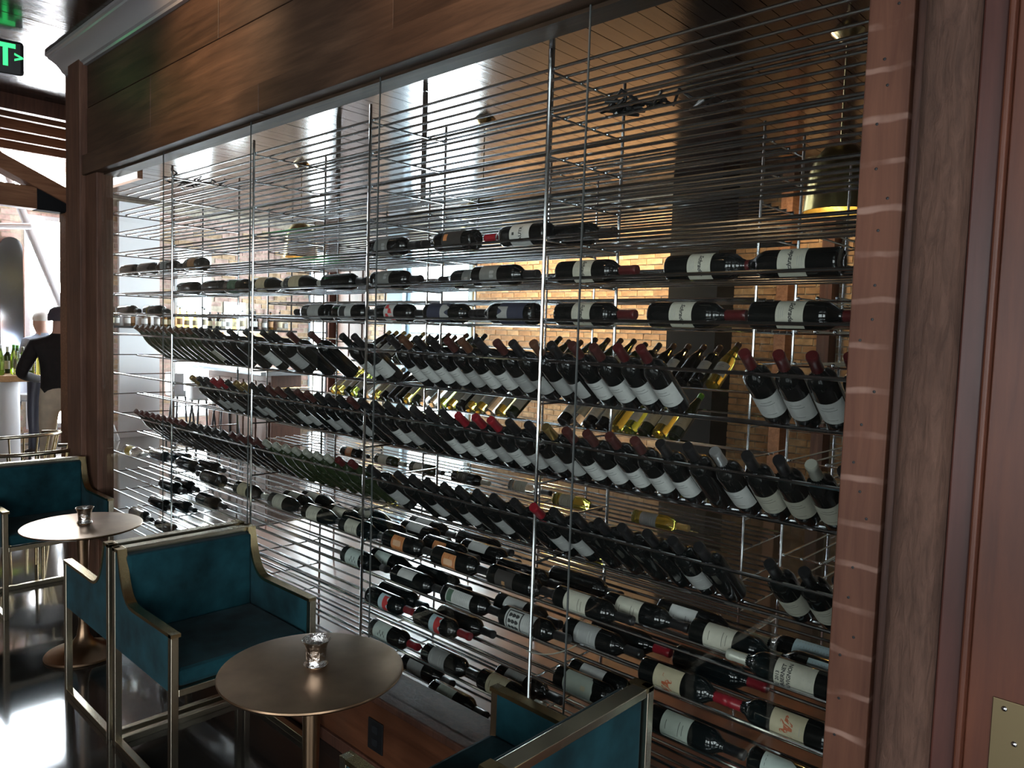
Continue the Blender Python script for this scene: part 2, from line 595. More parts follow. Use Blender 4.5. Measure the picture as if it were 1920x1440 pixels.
def bricks(parent, plane, pos, sgn, u0, u1, z0, z1, holes, mats, single=None, seed=1, proud=0.012):
    """brick courses laid in front of a mortar face; those inside `single` are parts, the rest joined"""
    rnd = random.Random(seed)
    bl, bh, j = 0.215, 0.063, 0.012
    rest = {m: MB() for m in mats}
    shared = {}
    row = 0
    z = z0
    n = 0
    while z + bh < z1:
        off = (row % 2) * (bl + j) / 2
        u = u0 - off
        while u < u1:
            a, b = max(u, u0), min(u + bl, u1)
            if b - a > 0.05 and not any(a < hb - 0.001 and b > ha + 0.001 and z < hd and z + bh > hc for ha, hb, hc, hd in holes):
                m = rnd.choice(mats)
                e = proud + rnd.uniform(-0.004, 0.005)
                uc = (a + b) / 2
                one = single and single[0] < uc < single[1] and single[2] < z < single[3] and b - a > bl - 0.01 and n < 295
                if one:
                    if m not in shared:
                        q = MB()
                        if plane == 'Y':
                            q.box(-bl / 2, bl / 2, -0.02, 0.02, 0, bh)
                        else:
                            q.box(-0.02, 0.02, -bl / 2, bl / 2, 0, bh)
                        shared[m] = q.mesh('brick', m)
                    o = obj('brick', shared[m], parent)
                    d = pos + sgn * (e - 0.02)
                    o.location = (uc, d, z) if plane == 'Y' else (d, uc, z)
                    n += 1
                else:
                    lo, hi = sorted((pos, pos + sgn * e))
                    if plane == 'Y':
                        rest[m].box(a, b, lo, hi, z, z + bh)
                    else:
                        rest[m].box(lo, hi, a, b, z, z + bh)
            u += bl + j
        z += bh + j
        row += 1
    for m in dict.fromkeys(mats):
        if rest[m].v:
            tag(rest[m].build('brickwork', m, parent), kind='stuff')


# far wall (Y = 6): windows and warm brick
FW = [(-9.45, -8.05, 0.25, 3.05)]
wf = wall_with_holes('wall_far', 'pale brick wall of the room beyond the wine cabinet', 'mortar', 'Y', YB, 0.25, XL - 0.25, XR + 0.25, 0, 4.9, FW)
bricks(wf, 'Y', YB, -1, -10.58, -9.94, 0.02, 3.36, [], ['brick_p', 'brick_b'], seed=4)
bricks(wf, 'Y', YB, -1, -7.95, -0.6, 0.02, 3.36, [], ['brick_a', 'brick_b', 'brick_a'], single=(-7.6, -4.6, 1.15, 2.75), seed=3)
window(1, 'Y', YB - 0.02, -9.5, -8.0, 0.2, 3.1, 1, 2, 'pale_blue_frame', 'daylight', fw=0.09)
pb = MB().box(-9.93, -9.52, YB - 0.10, YB - 0.001, 0, 3.36).build('trim_1', 'pale_blue_frame')
tag(pb, 'pale blue painted pilaster beside the far window', kind='structure')
dr = struct('door_1', 'brown wooden door in the far wall')
MB().box(-11.45, -10.6, YB - 0.05, YB - 0.001, 0, 3.0).build('door_leaf', 'dark_door', dr)
for z in (0.3, 1.2, 2.1):
    for x in (-11.38, -11.0):
        MB().box(x, x + 0.33, YB - 0.065, YB - 0.05, z, z + 0.6).build('door_panel', 'dark_door', dr, bevel=0.01)
dk = MB().box(-4.45, -3.86, YB - 0.4, YB - 0.001, 0, CEIL).build('trim_2', 'charcoal')
tag(dk, 'charcoal pier on the far brick wall', kind='structure')
tag(MB().box(-4.53, -4.45, YB - 0.16, YB - 0.001, 0, CEIL).build('trim_3', 'truss_wood'), 'timber stud beside the charcoal pier', kind='structure')
for i, x in enumerate((-3.3, -2.86, -2.1)):
    tag(MB().box(x, x + 0.12, YB - 0.2, YB - 0.001, 0, CEIL).build('trim_%d' % (4 + i), ('truss_wood', 'dark_door', 'truss_wood')[i]), ('pale', 'dark', 'brown')[i] + ' timber stud on the far brick wall', kind='structure')

# end wall (X = -11.5)
EW = [(1.2, 1.70, 0.25, 3.0), (3.16, 3.62, 0.3, 2.75), (3.92, 4.2, 1.25, 2.0), (5.45, 5.75, 0.2, 3.0)]
we = wall_with_holes('wall_left', 'whitewashed brick end wall with tall bright windows', 'mortar', 'X', XL, -0.25, YF - 0.25, YB + 0.25, 0, 3.15, EW)
MB().box(XL - 0.25, XL, YF - 0.25, 0.1, 3.15, 4.9).box(XL - 0.25, XL, 1.70, YB + 0.25, 3.15, 4.9).box(XL - 0.25, XL, 0.1, 1.70, 4.5, 4.9).build('clerestory_wall', 'mortar', we)
bricks(we, 'X', XL, 1, -1.6, 5.98, 0.02, 3.36, EW, ['brick_p', 'brick_b', 'brick_p'], seed=5)
window(3, 'X', XL + 0.02, 1.15, 1.75, 0.2, 3.05, 1, 1, 'white_paint', 'daylight_hall', depth=-0.08)
window(10, 'X', XL + 0.02, 0.1, 1.70, 3.15, 4.5, 2, 1, 'white_paint', 'daylight', depth=-0.08)
window(4, 'X', XL + 0.02, 3.11, 3.67, 0.25, 2.8, 1, 3, 'white_paint', 'daylight', depth=-0.08, fw=0.04)
window(2, 'X', XL + 0.02, 3.88, 4.24, 1.2, 2.05, 1, 1, 'white_paint', 'daylight', depth=-0.08, fw=0.04)
window(5, 'X', XL + 0.02, 5.41, 5.79, 0.15, 3.05, 1, 2, 'pale_blue_frame', 'daylight', depth=-0.08, fw=0.04)
tag(MB().box(XL, XL + 0.08, 2.30, 2.86, 0, 3.38).build('trim_11', 'white_paint'), 'white painted pilaster on the end wall behind the bar', kind='structure')
tag(MB().box(XL, XL + 0.06, 5.79, 5.94, 0, 3.3).build('trim_10', 'dark_door'), 'brown timber beside the corner window of the far room', kind='structure')
# wall behind the viewer and the right wall
BW = [(-1.7, -0.3, 0.6, 2.8), (0.3, 1.7, 0.6, 2.8)]
wb = wall_with_holes('wall_back', 'plaster wall behind the viewer', 'wall_plaster', 'Y', YF, -0.25, XL - 0.25, XR + 0.25, 0, 4.9, BW)
for i, (a, b, c, d) in enumerate(BW):
    window(6 + i, 'Y', YF + 0.02, a - 0.05, b + 0.05, c - 0.05, d + 0.05, 2, 2, 'white_paint', 'daylight_back', depth=-0.08)
RW = [(-4.9, -3.5, 0.6, 2.8), (-3.0, -1.6, 0.6, 2.8)]
wr = wall_with_holes('wall_right', 'plaster side wall with windows', 'wall_plaster', 'X', XR, 0.25, YF - 0.25, YB + 0.25, 0, CEIL + 0.3, RW)
for i, (a, b, c, d) in enumerate(RW):
    window(8 + i, 'X', XR - 0.02, a - 0.05, b + 0.05, c - 0.05, d + 0.05, 2, 2, 'white_paint', 'daylight_back')

# ------------------------------------------------------------------ front of the wine cabinet
HD = 2.607
wh = struct('wall_front', 'timber front of the wine cabinet above and below the glass')
MB().box(-5.72, XR, 0.02, 0.13, HD + 0.01, CEIL).build('header_core', 'header_wood', wh)
# three courses of wide boards above the glass
rows = [(HD, 2.735, -0.045), (2.738, 3.034, -0.015), (3.037, 3.345, -0.012)]
cuts = [[-5.58, -3.1, -0.7, 2.6], [-5.58, -4.35, -2.2, 0.1, 2.6], [-5.58, -3.55, -1.2, 2.6]]
for (za, zb, y), cs in zip(rows, cuts):
    for a, b in zip(cs[:-1], cs[1:]):
        MB().box(a + 0.002, b - 0.002, y, 0.02, za + 0.0015, zb - 0.0015).build('board', 'header_wood', wh, bevel=0.003)
MB().box(-5.15, -0.55, 0.013, 0.10, HD - 0.012, HD).build('head_jamb', 'header_wood', wh)
# corner post of stacked timbers
for x0, x1, y0, mt in ((-5.77, -5.585, -0.02, 'post_wood'), (-5.58, -5.36, -0.06, 'post_wood'), (-5.355, -5.15, -0.03, 'post_wood')):
    MB().box(x0, x1, y0, 0.07, 0, HD if x0 > -5.4 else 3.345).build('post', mt, wh, bevel=0.006)
# base under the glass
MB().box(-5.15, XR, 0.0, 0.14, 0, 0.30).build('base_core', 'base_wood', wh)
for a, b in ((-5.15, -3.3), (-3.3, -1.2), (-1.2, 0.6), (0.6, 2.6)):
    MB().box(a + 0.001, b - 0.001, -0.022, 0.0, 0.012, 0.285).build('board', 'base_wood', wh, bevel=0.003)
MB().box(-5.15, XR, -0.045, 0.15, 0.287, 0.318).build('ledge', 'dark_door', wh, bevel=0.006)
MB().box(-5.15, XR, -0.035, 0.0, 0.0, 0.05).build('plinth', 'dark_door', wh, bevel=0.004)
# crown moulding
cr_prof = [(-0.012, 3.335), (-0.035, 3.335), (-0.04, 3.345), (-0.045, 3.355), (-0.06, 3.365), (-0.085, 3.385), (-0.105, 3.40), (-0.118, 3.405), (-0.125, 3.405), (-0.13, CEIL), (-0.012, CEIL)]
cm_ = MB().prism([(y * 1.15, z) for y, z in [(-0.012, 3.30), (-0.03, 3.30), (-0.034, 3.312), (-0.046, 3.318), (-0.055, 3.335), (-0.075, 3.36), (-0.10, 3.378), (-0.118, 3.386), (-0.122, 3.396), (-0.134, 3.40), (-0.134, CEIL), (-0.012, CEIL)]], 'X', -5.72, XR)
tag(cm_.build('trim_7', 'crown_paint', smooth=35), 'glossy grey-brown crown moulding along the top of the cabinet wall', kind='structure')

# glass front in five panes with clear joints
SEAM = [-4.224, -3.260, -2.296, -1.332]
g = struct('window_12', 'frameless glass front of the wine cabinet')
edges = [-5.15] + SEAM + [-0.545]
for a, b in zip(edges[:-1], edges[1:]):
    MB().box(a + 0.0025, b - 0.0025, 0.0, 0.012, 0.318, HD).build('pane', 'pane_glass', g)
for x in SEAM:
    MB().box(x - 0.0025, x + 0.0025, 0.004, 0.008, 0.318, HD).build('seam', 'seam', g)
g2 = struct('window_13', 'glass back of the wine cabinet')
for a, b in ((-5.6, -4.2), (-4.2, -2.8), (-2.8, -1.4), (-1.4, -0.2)):
    MB().box(a + 0.003, b - 0.003, 2.05, 2.06, 0.02, HD).build('pane', 'back_pane_glass', g2)

# right jamb, rough post, door
jb = struct('door_2', 'reddish wooden door and post beside the glass')
MB().box(-0.575, -0.485, -0.012, 0.14, 0, CEIL).build('jamb', 'jamb_wood', jb, bevel=0.003)
MB().box(-0.485, -0.462, 0.015, 0.14, 0, CEIL).build('shadow_gap', 'dark_door', jb)
pp = []
for k in range(16):
    t = PI + PI * k / 15
    pp.append((-0.412 + 0.05 * math.copysign(abs(math.cos(t)) ** 0.55, math.cos(t)), 0.02 + 0.075 * math.copysign(abs(math.sin(t)) ** 0.55, math.sin(t))))
pp += [(-0.362, 0.14), (-0.462, 0.14)]
MB().prism(pp, 'Z', 0, CEIL).build('rough_post', 'rough_post', jb, smooth=50)
MB().box(-0.362, -0.318, -0.015, 0.13, 0, CEIL).build('casing', 'door_wood_dark', jb, bevel=0.004)
MB().box(-0.318, -0.306, -0.028, 0.10, 0, CEIL).build('bead', 'door_wood', jb, bevel=0.004)
MB().box(-0.306, 0.75, -0.005, 0.05, 0.01, 2.6).build('door_leaf', 'door_wood', jb, bevel=0.003)
MB().box(-0.306, 0.75, -0.005, 0.12, 2.6, CEIL).build('door_head', 'door_wood', jb)
pl = MB().box(-0.262, -0.02, -0.0085, -0.004, 0.60, 1.005).build('push_plate', 'plate_brass', jb, bevel=0.001)
for x, z in ((-0.242, 0.988), (-0.222, 0.925), (-0.242, 0.63), (-0.04, 0.988)):
    MB().lathe([(0.0001, 0.003), (0.004, 0.002), (0.0055, 0.0), (0.0055, -0.001)], 12).build('screw', 'chrome', pl, smooth=40).matrix_world = Matrix.Translation((x, -0.0088, z)) @ Matrix.Rotation(PI / 2, 4, 'X')
# nail holes on the jamb
nh = MB().lathe([(0.0035, 0), (0.0028, 0.0012), (0.0001, 0.0015)], 8).mesh('nail', 'black')
for k in range(26):
    o = obj('nail', nh, jb)
    o.rotation_euler = (PI / 2, 0, 0)
    o.location = (-0.530 + random.uniform(-0.022, 0.022), -0.0118, 0.75 + k * 0.077 + random.uniform(-0.02, 0.02))
# socket plate in the base boards
so = empty('socket_plate', (-2.2, -0.022, 0.15))
MB().box(-0.045, 0.045, -0.006, 0.0, -0.06, 0.06).build('plate', 'black', so, bevel=0.002)
for z in (-0.025, 0.025):
    MB().box(-0.017, 0.017, -0.008, -0.006, z - 0.014, z + 0.014).build('outlet', 'charcoal', so, bevel=0.001)
tag(so, 'dark socket plate set into the reddish boards under the glass', 'socket')

# cellar floor between the racks
tag(MB().box(-5.6, -0.2, 0.15, 2.05, 0.0, 0.035).build('floor', 'cellar_floor'), 'reddish raised floor inside the wine cabinet', kind='structure')

# ------------------------------------------------------------------ racks of chromed rods
Z0, PZ = 0.2515, 0.1345


def lev(n):
    return Z0 + PZ * n


Y0, PY = 0.1785, 0.079
RX0, RX1 = -5.466, -0.34
POSTS = [-5.466, -4.503, -3.540, -2.576, -1.612, -0.36]
SLANT = (10, 8, 6)


def make_rack(name, label, x0, x1, posts, mirror, slant):
    t = empty(name, ((x0 + x1) / 2, mirror - 0.37 if mirror else 0.37, 0.035))
    ox, oy, oz = t.location
    fy = (lambda y: mirror - y) if mirror else (lambda y: y)
    rod = MB().tube([(x0 - ox, 0, 0), (x1 - ox, 0, 0)], 0.0055, 8).mesh('rod', 'rod_steel', 40)
    for n in range(18):
        if n in slant:
            ys = [Y0]
        elif n + 1 in slant:
            ys = [0.330, 0.372]
        else:
            ys = [Y0 + PY * k for k in range(6)]
        for y in ys:
            o = obj('rod', rod, t)
            o.location = (0, fy(y) - oy, lev(n) - oz - (0.013 if n + 1 in slant else 0.0))
    top = 2.60
    pm_ = MB().tube([(0, 0, 0), (0, 0, top - 0.035)], 0.006, 8).mesh('post', 'chrome', 40)
    cb = MB().tube([(0, min(fy(Y0), fy(Y0 + PY * 5)) - 0.01, 0), (0, max(fy(Y0), fy(Y0 + PY * 5)) + 0.01, 0)], 0.004, 6).mesh('crossbar', 'rod_steel', 40)
    for x in posts:
        for y in (Y0 - 0.009, Y0 + PY * 5 + 0.009):
            o = obj('post', pm_, t)
            o.location = (x - ox, fy(y) - oy, 0)
        for n in range(18):
            o = obj('crossbar', cb, t)
            o.location = (x - ox, -oy, lev(n) - oz - 0.009)
    return tag(t, label, 'wine rack', 'chromed rod racks')


make_rack('wine_rack', 'chromed rod wine rack directly behind the front glass', RX0, RX1, POSTS, 0, SLANT)
MIR = 1.9
make_rack('wine_rack', 'chromed rod wine rack along the far glass of the cabinet', RX0, -1.41, POSTS[:-2] + [-1.415], MIR, (10, 8))
# end rack with rods running away from the viewer, each with a round stop
er = empty('peg_rack', (-0.8, 1.65, 0.035))
pr = MB().tube([(0, 1.36 - 1.65, 0), (0, 2.0 - 1.65, 0)], 0.0045, 6)
pr.sphere((0, 1.36 - 1.65, 0), 0.0085, 8, 5)
prm = pr.mesh('rod', 'rod_steel', 40)
for n in range(2, 15):
    for k in range(11):
        o = obj('rod', prm, er)
        o.location = (-1.25 + k * 0.078 + 0.8, 0, lev(n) - 0.035)
for x in (-1.28, -0.86, -0.42):
    for y in (1.40, 1.95):
        MB().tube([(x + 0.8, y - 1.65, 0), (x + 0.8, y - 1.65, 2.5)], 0.006, 8).build('post', 'chrome', er, smooth=40)
for n in range(2, 15):
    for y in (1.40, 1.95):
        MB().tube([(-1.29 + 0.8, y - 1.65, lev(n) - 0.045), (-0.41 + 0.8, y - 1.65, lev(n) - 0.045)], 0.004, 6).build('crossbar', 'rod_steel', er, smooth=40)
tag(er, 'peg rack of round-tipped rods at the end of the cabinet', 'wine rack')

# ------------------------------------------------------------------ bottles
PROF = {
    'bordeaux': [(0.0001, 0.006), (0.020, 0.004), (0.033, 0.0), (0.0372, 0.003), (0.0378, 0.010), (0.0378, 0.186), (0.0368, 0.197), (0.0330, 0.208), (0.0265, 0.2175), (0.0200, 0.2255), (0.0160, 0.236), (0.0146, 0.248), (0.0140, 0.282), (0.0152, 0.284), (0.0152, 0.293), (0.0140, 0.297), (0.0001, 0.297)],
    'burgundy': [(0.0001, 0.006), (0.020, 0.004), (0.034, 0.0), (0.0385, 0.003), (0.0390, 0.010), (0.0390, 0.150), (0.0378, 0.168), (0.0340, 0.186), (0.0280, 0.206), (0.0218, 0.226), (0.0175, 0.244), (0.0150, 0.260), (0.0142, 0.282), (0.0152, 0.284), (0.0152, 0.293), (0.0140, 0.297), (0.0001, 0.297)],
    'hock': [(0.0001, 0.006), (0.018, 0.004), (0.031, 0.0), (0.0355, 0.003), (0.0360, 0.010), (0.0360, 0.150), (0.0345, 0.176), (0.0300, 0.206), (0.0245, 0.235), (0.0190, 0.262), (0.0150, 0.290), (0.0140, 0.312), (0.0150, 0.314), (0.0150, 0.324), (0.0001, 0.325)],
}
_bm = {}


def body_mesh(shape, mat):
    k = ('b', shape, mat)
    if k not in _bm:
        _bm[k] = MB().lathe(PROF[shape], 20).mesh('wine_bottle', mat, 50)
    return _bm[k]


def cap_mesh(shape, mat):
    k = ('c', shape, mat)
    if k not in _bm:
        top = PROF[shape][-1][1]
        z = top - 0.062
        _bm[k] = MB().lathe([(0.0155, z), (0.0158, z + 0.001), (0.0150, top - 0.016), (0.0160, top - 0.014), (0.0160, top - 0.003), (0.0146, top + 0.0008), (0.0001, top + 0.001)], 16).mesh('capsule', mat, 45)
    return _bm[k]


def patch_mesh(key, r, z0, z1, half, mat, ztop=None, a0=0.0, nseg=14):
    """label patch wrapped round the bottle, centred on local -Y; ztop(t) shapes the upper edge, t in -1..1"""
    k = ('p', key)
    if k not in _bm:
        m = MB()
        rows_ = 4
        for j in range(rows_ + 1):
            for i in range(nseg + 1):
                t = -1 + 2 * i / nseg
                a = a0 - PI / 2 + t * half
                zt = z1 if ztop is None else z1 + ztop(t)
                zb = z0 if ztop is None else z0 - ztop(t) * 0.0
                z = zb + (zt - zb) * j / rows_
                m.v.append((r * math.cos(a), r * math.sin(a), z))
        for j in range(rows_):
            for i in range(nseg):
                b = j * (nseg + 1) + i
                m.f.append((b, b + 1, b + nseg + 2, b + nseg + 1))
        _bm[k] = m.mesh('label', mat, 60)
    return _bm[k]


def wrap_text(key, txt, size, r, zc, mat, shear=0.0, turn=0.0, dx=0.0):
    k = ('t', key)
    if k not in _bm:
        v, f = text_mesh(txt, size, shear)
        m = MB()
        ct, st = math.cos(turn), math.sin(turn)
        for x, y, z in v:
            x, y = x * ct - y * st + dx, x * st + y * ct
            a = -PI / 2 + x / r
            m.v.append((r * math.cos(a), r * math.sin(a), zc + y))
        m.f = list(f)
        _bm[k] = m.mesh('lettering', mat)
    return _bm[k]


def lines_mesh(key, r, z_list, half, h, mat):
    k = ('l', key)
    if k not in _bm:
        m = MB()
        for (z, hw, c) in z_list:
            n = 5
            for i in range(n):
                b = len(m.v)
                for a_ in (c - hw + 2 * hw * i / n, c - hw + 2 * hw * (i + 1) / n):
                    a = -PI / 2 + a_
                    m.v += [(r * math.cos(a), r * math.sin(a), z), (r * math.cos(a), r * math.sin(a), z + h)]
                m.f.append((b, b + 2, b + 3, b + 1))
        _bm[k] = m.mesh('print', mat)
    return _bm[k]


BR = 0.0384
small_print = [(0.062 + 0.006 * k, 0.35, 0.0) for k in range(4)]


def dress(o, shape, style):
    """label (part) and its printing (sub-part)"""
    r = BR if shape == 'bordeaux' else (0.0396 if shape == 'burgundy' else 0.0366)
    rt = r + 0.0004

    def lab(key, z0, z1, half, mat, **kw):
        l = obj('label', patch_mesh((shape, key), r, z0, z1, half, mat, **kw), o)
        return l

    def pr_(l, me):
        return obj(me.name, me, l)
    if style in ('none', 'redcap'):
        return
    if style == 'script':
        l = lab('script', 0.078, 0.150, 1.25, 'label_cream')
        pr_(l, wrap_text((shape, 'scr'), 'Schrader', 0.0175, rt, 0.118, 'label_ink', shear=0.35))
        pr_(l, lines_mesh((shape, 'sp'), rt, [(0.086 + 0.0055 * k, 0.42 - 0.06 * k, 0.0) for k in range(3)], 0.4, 0.0012, 'label_grey'))
        pr_(l, lines_mesh((shape, 'sp2'), rt, [(0.0815, 1.15, 0.0), (0.1455, 1.15, 0.0)], 0.4, 0.0009, 'label_grey'))
    elif style == 'autr':
        l = lab('autr', 0.060, 0.150, 1.3, 'label_white')
        pr_(l, wrap_text((shape, 'autr'), 'AUTR', 0.019, rt, 0.100, 'label_ink'))
        pr_(l, patch_mesh((shape, 'seal'), rt, 0.128, 0.138, 0.13, 'label_ink', nseg=4))
        pr_(l, lines_mesh((shape, 'sp'), rt, small_print, 0.4, 0.0012, 'label_grey'))
    elif style == 'cabernet':
        l = lab('cab', 0.045, 0.150, 1.35, 'label_cream')
        pr_(l, wrap_text((shape, 'c1'), '2013', 0.013, rt, 0.140, 'label_ink'))
        pr_(l, wrap_text((shape, 'c2'), 'CABERNET', 0.0145, rt, 0.126, 'label_ink'))
        pr_(l, wrap_text((shape, 'c3'), 'SAUVIGNON', 0.0145, rt, 0.110, 'label_ink'))
        pr_(l, lines_mesh((shape, 'cl'), rt, [(0.072, 1.2, 0.0), (0.055, 1.2, 0.0)], 0.4, 0.0008, 'label_grey'))
    elif style == 'scribble':
        l = lab('scrib', 0.055, 0.145, 1.3, 'label_beige')
        pr_(l, wrap_text((shape, 'mr'), 'Mr', 0.045, rt, 0.100, 'label_rust', shear=0.5))
        pr_(l, lines_mesh((shape, 'sp3'), rt, [(0.066, 0.3, 0.1)], 0.4, 0.001, 'label_grey'))
    elif style == 'orange':
        l = lab('orange', 0.070, 0.138, 0.85, 'label_orange', ztop=lambda t: 0.008 * (1 - t * t))
        pr_(l, patch_mesh((shape, 'fig'), rt, 0.082, 0.126, 0.30, 'label_pinkcream', ztop=lambda t: 0.006 * (1 - t * t), nseg=8))
        pr_(l, lines_mesh((shape, 'fr'), rt, [(0.075, 0.72, 0.0), (0.132, 0.72, 0.0), (0.100, 0.16, 0.52), (0.105, 0.16, -0.52)], 0.4, 0.003, 'label_rust'))
    elif style == 'flower':
        l = lab('flower', 0.050, 0.135, 1.2, 'label_flower')
        for c in (-0.25, 0.12):
            pr_(l, patch_mesh((shape, 'fl%f' % c), rt, 0.100, 0.116, 0.15, 'label_grey', a0=c, ztop=lambda t: 0.005 * (1 - t * t), nseg=6))
        pr_(l, lines_mesh((shape, 'fb'), rt, [(0.052, 1.18, 0.0), (0.1325, 1.18, 0.0)], 0.4, 0.0012, 'label_grey'))
    elif style == 'picture':
        l = lab('pict', 0.055, 0.150, 1.2, 'label_white')
        pr_(l, patch_mesh((shape, 'pic'), rt, 0.064, 0.105, 0.75, 'label_ink'))
        pr_(l, lines_mesh((shape, 'pt'), rt, [(0.115 + 0.007 * k, 0.6, 0.0) for k in range(4)], 0.4, 0.0015, 'label_grey'))
    elif style == 'red':
        l = lab('redw', 0.072, 0.135, 1.2, 'label_white')
        for q, (a_, z_) in enumerate(((-0.6, 0.078), (-0.1, 0.100), (0.45, 0.084), (0.7, 0.112))):
            pr_(l, patch_mesh((shape, 'rw%d' % q), rt, z_, z_ + 0.020, 0.26, 'label_red', a0=a_, ztop=lambda t: 0.006 * t, nseg=6))
    elif style == 'redblue':
        l = lab('redblue', 0.100, 0.160, 1.1, 'label_blue')
        pr_(l, patch_mesh((shape, 'rb'), rt, 0.128, 0.158, 0.9, 'label_red', ztop=lambda t: -0.006 * math.sin(7 * t), nseg=16))
    elif style in ('mint', 'mintred'):
        l = lab('mint', 0.040, 0.135, 1.3, 'label_mint')
        pr_(l, lines_mesh((shape, 'mn'), rt, [(0.075 + 0.010 * k, 0.14 + 0.05 * (k % 2), 0.15 * (-1) ** k) for k in range(5)], 0.4, 0.004, 'label_ink'))
    elif style == 'engraved':
        l = lab('engr', 0.035, 0.165, 1.25, 'label_white')
        pr_(l, patch_mesh((shape, 'en1'), rt, 0.042, 0.110, 1.05, 'label_ink'))
        pr_(l, patch_mesh((shape, 'en2'), rt + 0.0003, 0.047, 0.105, 0.92, 'label_white'))
        for q in range(9):
            pr_(l, patch_mesh((shape, 'en3%d' % q), rt + 0.0006, 0.052 + 0.016 * (q // 3), 0.064 + 0.016 * (q // 3), 0.17, 'label_ink', a0=-0.55 + 0.55 * (q % 3), ztop=lambda t: 0.004 * (1 - 2 * t * t), nseg=6))
        pr_(l, lines_mesh((shape, 'en4'), rt, [(0.120 + 0.008 * k, 0.8, 0.0) for k in range(5)], 0.4, 0.0012, 'label_grey'))
    elif style == 'greenrect':
        l = lab('grect', 0.035, 0.165, 0.72, 'label_white')
        pr_(l, patch_mesh((shape, 'gr'), rt, 0.040, 0.068, 0.6, 'label_green'))
        pr_(l, lines_mesh((shape, 'gl'), rt, [(0.078 + 0.009 * k, 0.55, 0.0) for k in range(9)], 0.4, 0.0012, 'label_grey'))
    elif style == 'shield':
        l = lab('shield', 0.045, 0.150, 1.2, 'label_sage', ztop=lambda t: 0.014 * (1 - abs(t)) - 0.006 * (abs(t) > 0.8))
        pr_(l, patch_mesh((shape, 'sd'), rt, 0.118, 0.134, 0.2, 'label_beige', nseg=6, ztop=lambda t: 0.003 * (1 - t * t)))
    elif style == 'octagon':
        l = lab('oct', 0.040, 0.140, 1.2, 'label_mint', ztop=lambda t: -0.03 * max(0, abs(t) - 0.5) * 2)
        pr_(l, lines_mesh((shape, 'oc'), rt, [(0.05, 0.9, 0.0)], 0.4, 0.001, 'label_ink'))
    elif style == 'dark_orange':
        l = lab('dor', 0.045, 0.150, 1.2, 'label_dark')
        pr_(l, patch_mesh((shape, 'do'), rt, 0.120, 0.140, 0.35, 'label_orange'))
    elif style == 'dark_label':
        l = lab('dl', 0.045, 0.130, 1.2, 'label_dark')
        pr_(l, patch_mesh((shape, 'dls'), rt, 0.080, 0.095, 0.18, 'label_brown', nseg=6))
    elif style == 'navy':
        l = lab('navy', 0.030, 0.150, 1.35, 'label_navy')
        pr_(l, patch_mesh((shape, 'nv'), rt, 0.105, 0.148, 0.7, 'label_grey', ztop=lambda t: -0.012 * math.sin(5 * t) - 0.006, nseg=16))
    elif style == 'small':
        lab('small', 0.050, 0.145, 0.55, 'label_white', a0=0.0)
    elif style == 'back':
        lab('back', 0.050, 0.130, 0.85, 'label_grey')
    elif style == 'ring':
        lab('ring', 0.060, 0.070, 1.3, 'label_yellow')
    elif style == 'blue':
        l = lab('blue', 0.040, 0.160, 1.35, 'label_blue')
        pr_(l, lines_mesh((shape, 'bl'), rt, [(0.05 + 0.008 * k, 1.1, 0.0) for k in range(13)], 0.4, 0.0012, 'label_grey'))
    else:
        l = lab(style, 0.050, 0.140, 1.25, 'label_' + style)
        pr_(l, lines_mesh((shape, 'gen' + style), rt, [(0.120, 0.4, 0.0), (0.108, 0.55, 0.0), (0.066, 0.35, 0.0)], 0.4, 0.0015, 'label_ink' if style in ('cream', 'white', 'beige', 'sage', 'yellow') else 'label_white'))


NB = [0]


def bottle(shape, glass, cap, style, mat4, label, group):
    o = obj('wine_bottle', body_mesh(shape, glass))
    o.matrix_world = mat4
    obj('capsule', cap_mesh(shape, 'cap_' + cap), o)
    dress(o, shape, style)
    tag(o, label, 'bottle', group)
    NB[0] += 1
    return o


def ordn(n):
    return '%d%s' % (n, 'th' if 10 <= n % 100 <= 20 else {1: 'st', 2: 'nd', 3: 'rd'}.get(n % 10, 'th'))


LOOK = {'script': 'script-lettered cream label', 'autr': 'bold-lettered white label', 'cabernet': '2013 cabernet label', 'scribble': 'red scribble label', 'orange': 'orange figure label',
        'flower': 'grey flower label', 'picture': 'picture label', 'red': 'red and white label', 'redblue': 'red and blue label', 'mint': 'mint label', 'mintred': 'mint label and red capsule',
        'engraved': 'framed engraving label', 'greenrect': 'narrow green-square label', 'shield': 'shield-shaped label', 'octagon': 'clipped-corner label', 'dark_orange': 'small orange label',
        'dark_label': 'black label', 'navy': 'navy label', 'small': 'narrow white label', 'ring': 'thin yellow ring', 'none': 'no visible label', 'redcap': 'red capsule', 'back': 'grey back label'}
ROWN = {13: 'topmost lying row', 12: 'second lying row', 11: 'third lying row', 5: 'highest low shelf', 4: 'first low shelf', 3: 'second low shelf', 2: 'third low shelf', 1: 'fourth low shelf', 0: 'lowest shelf'}
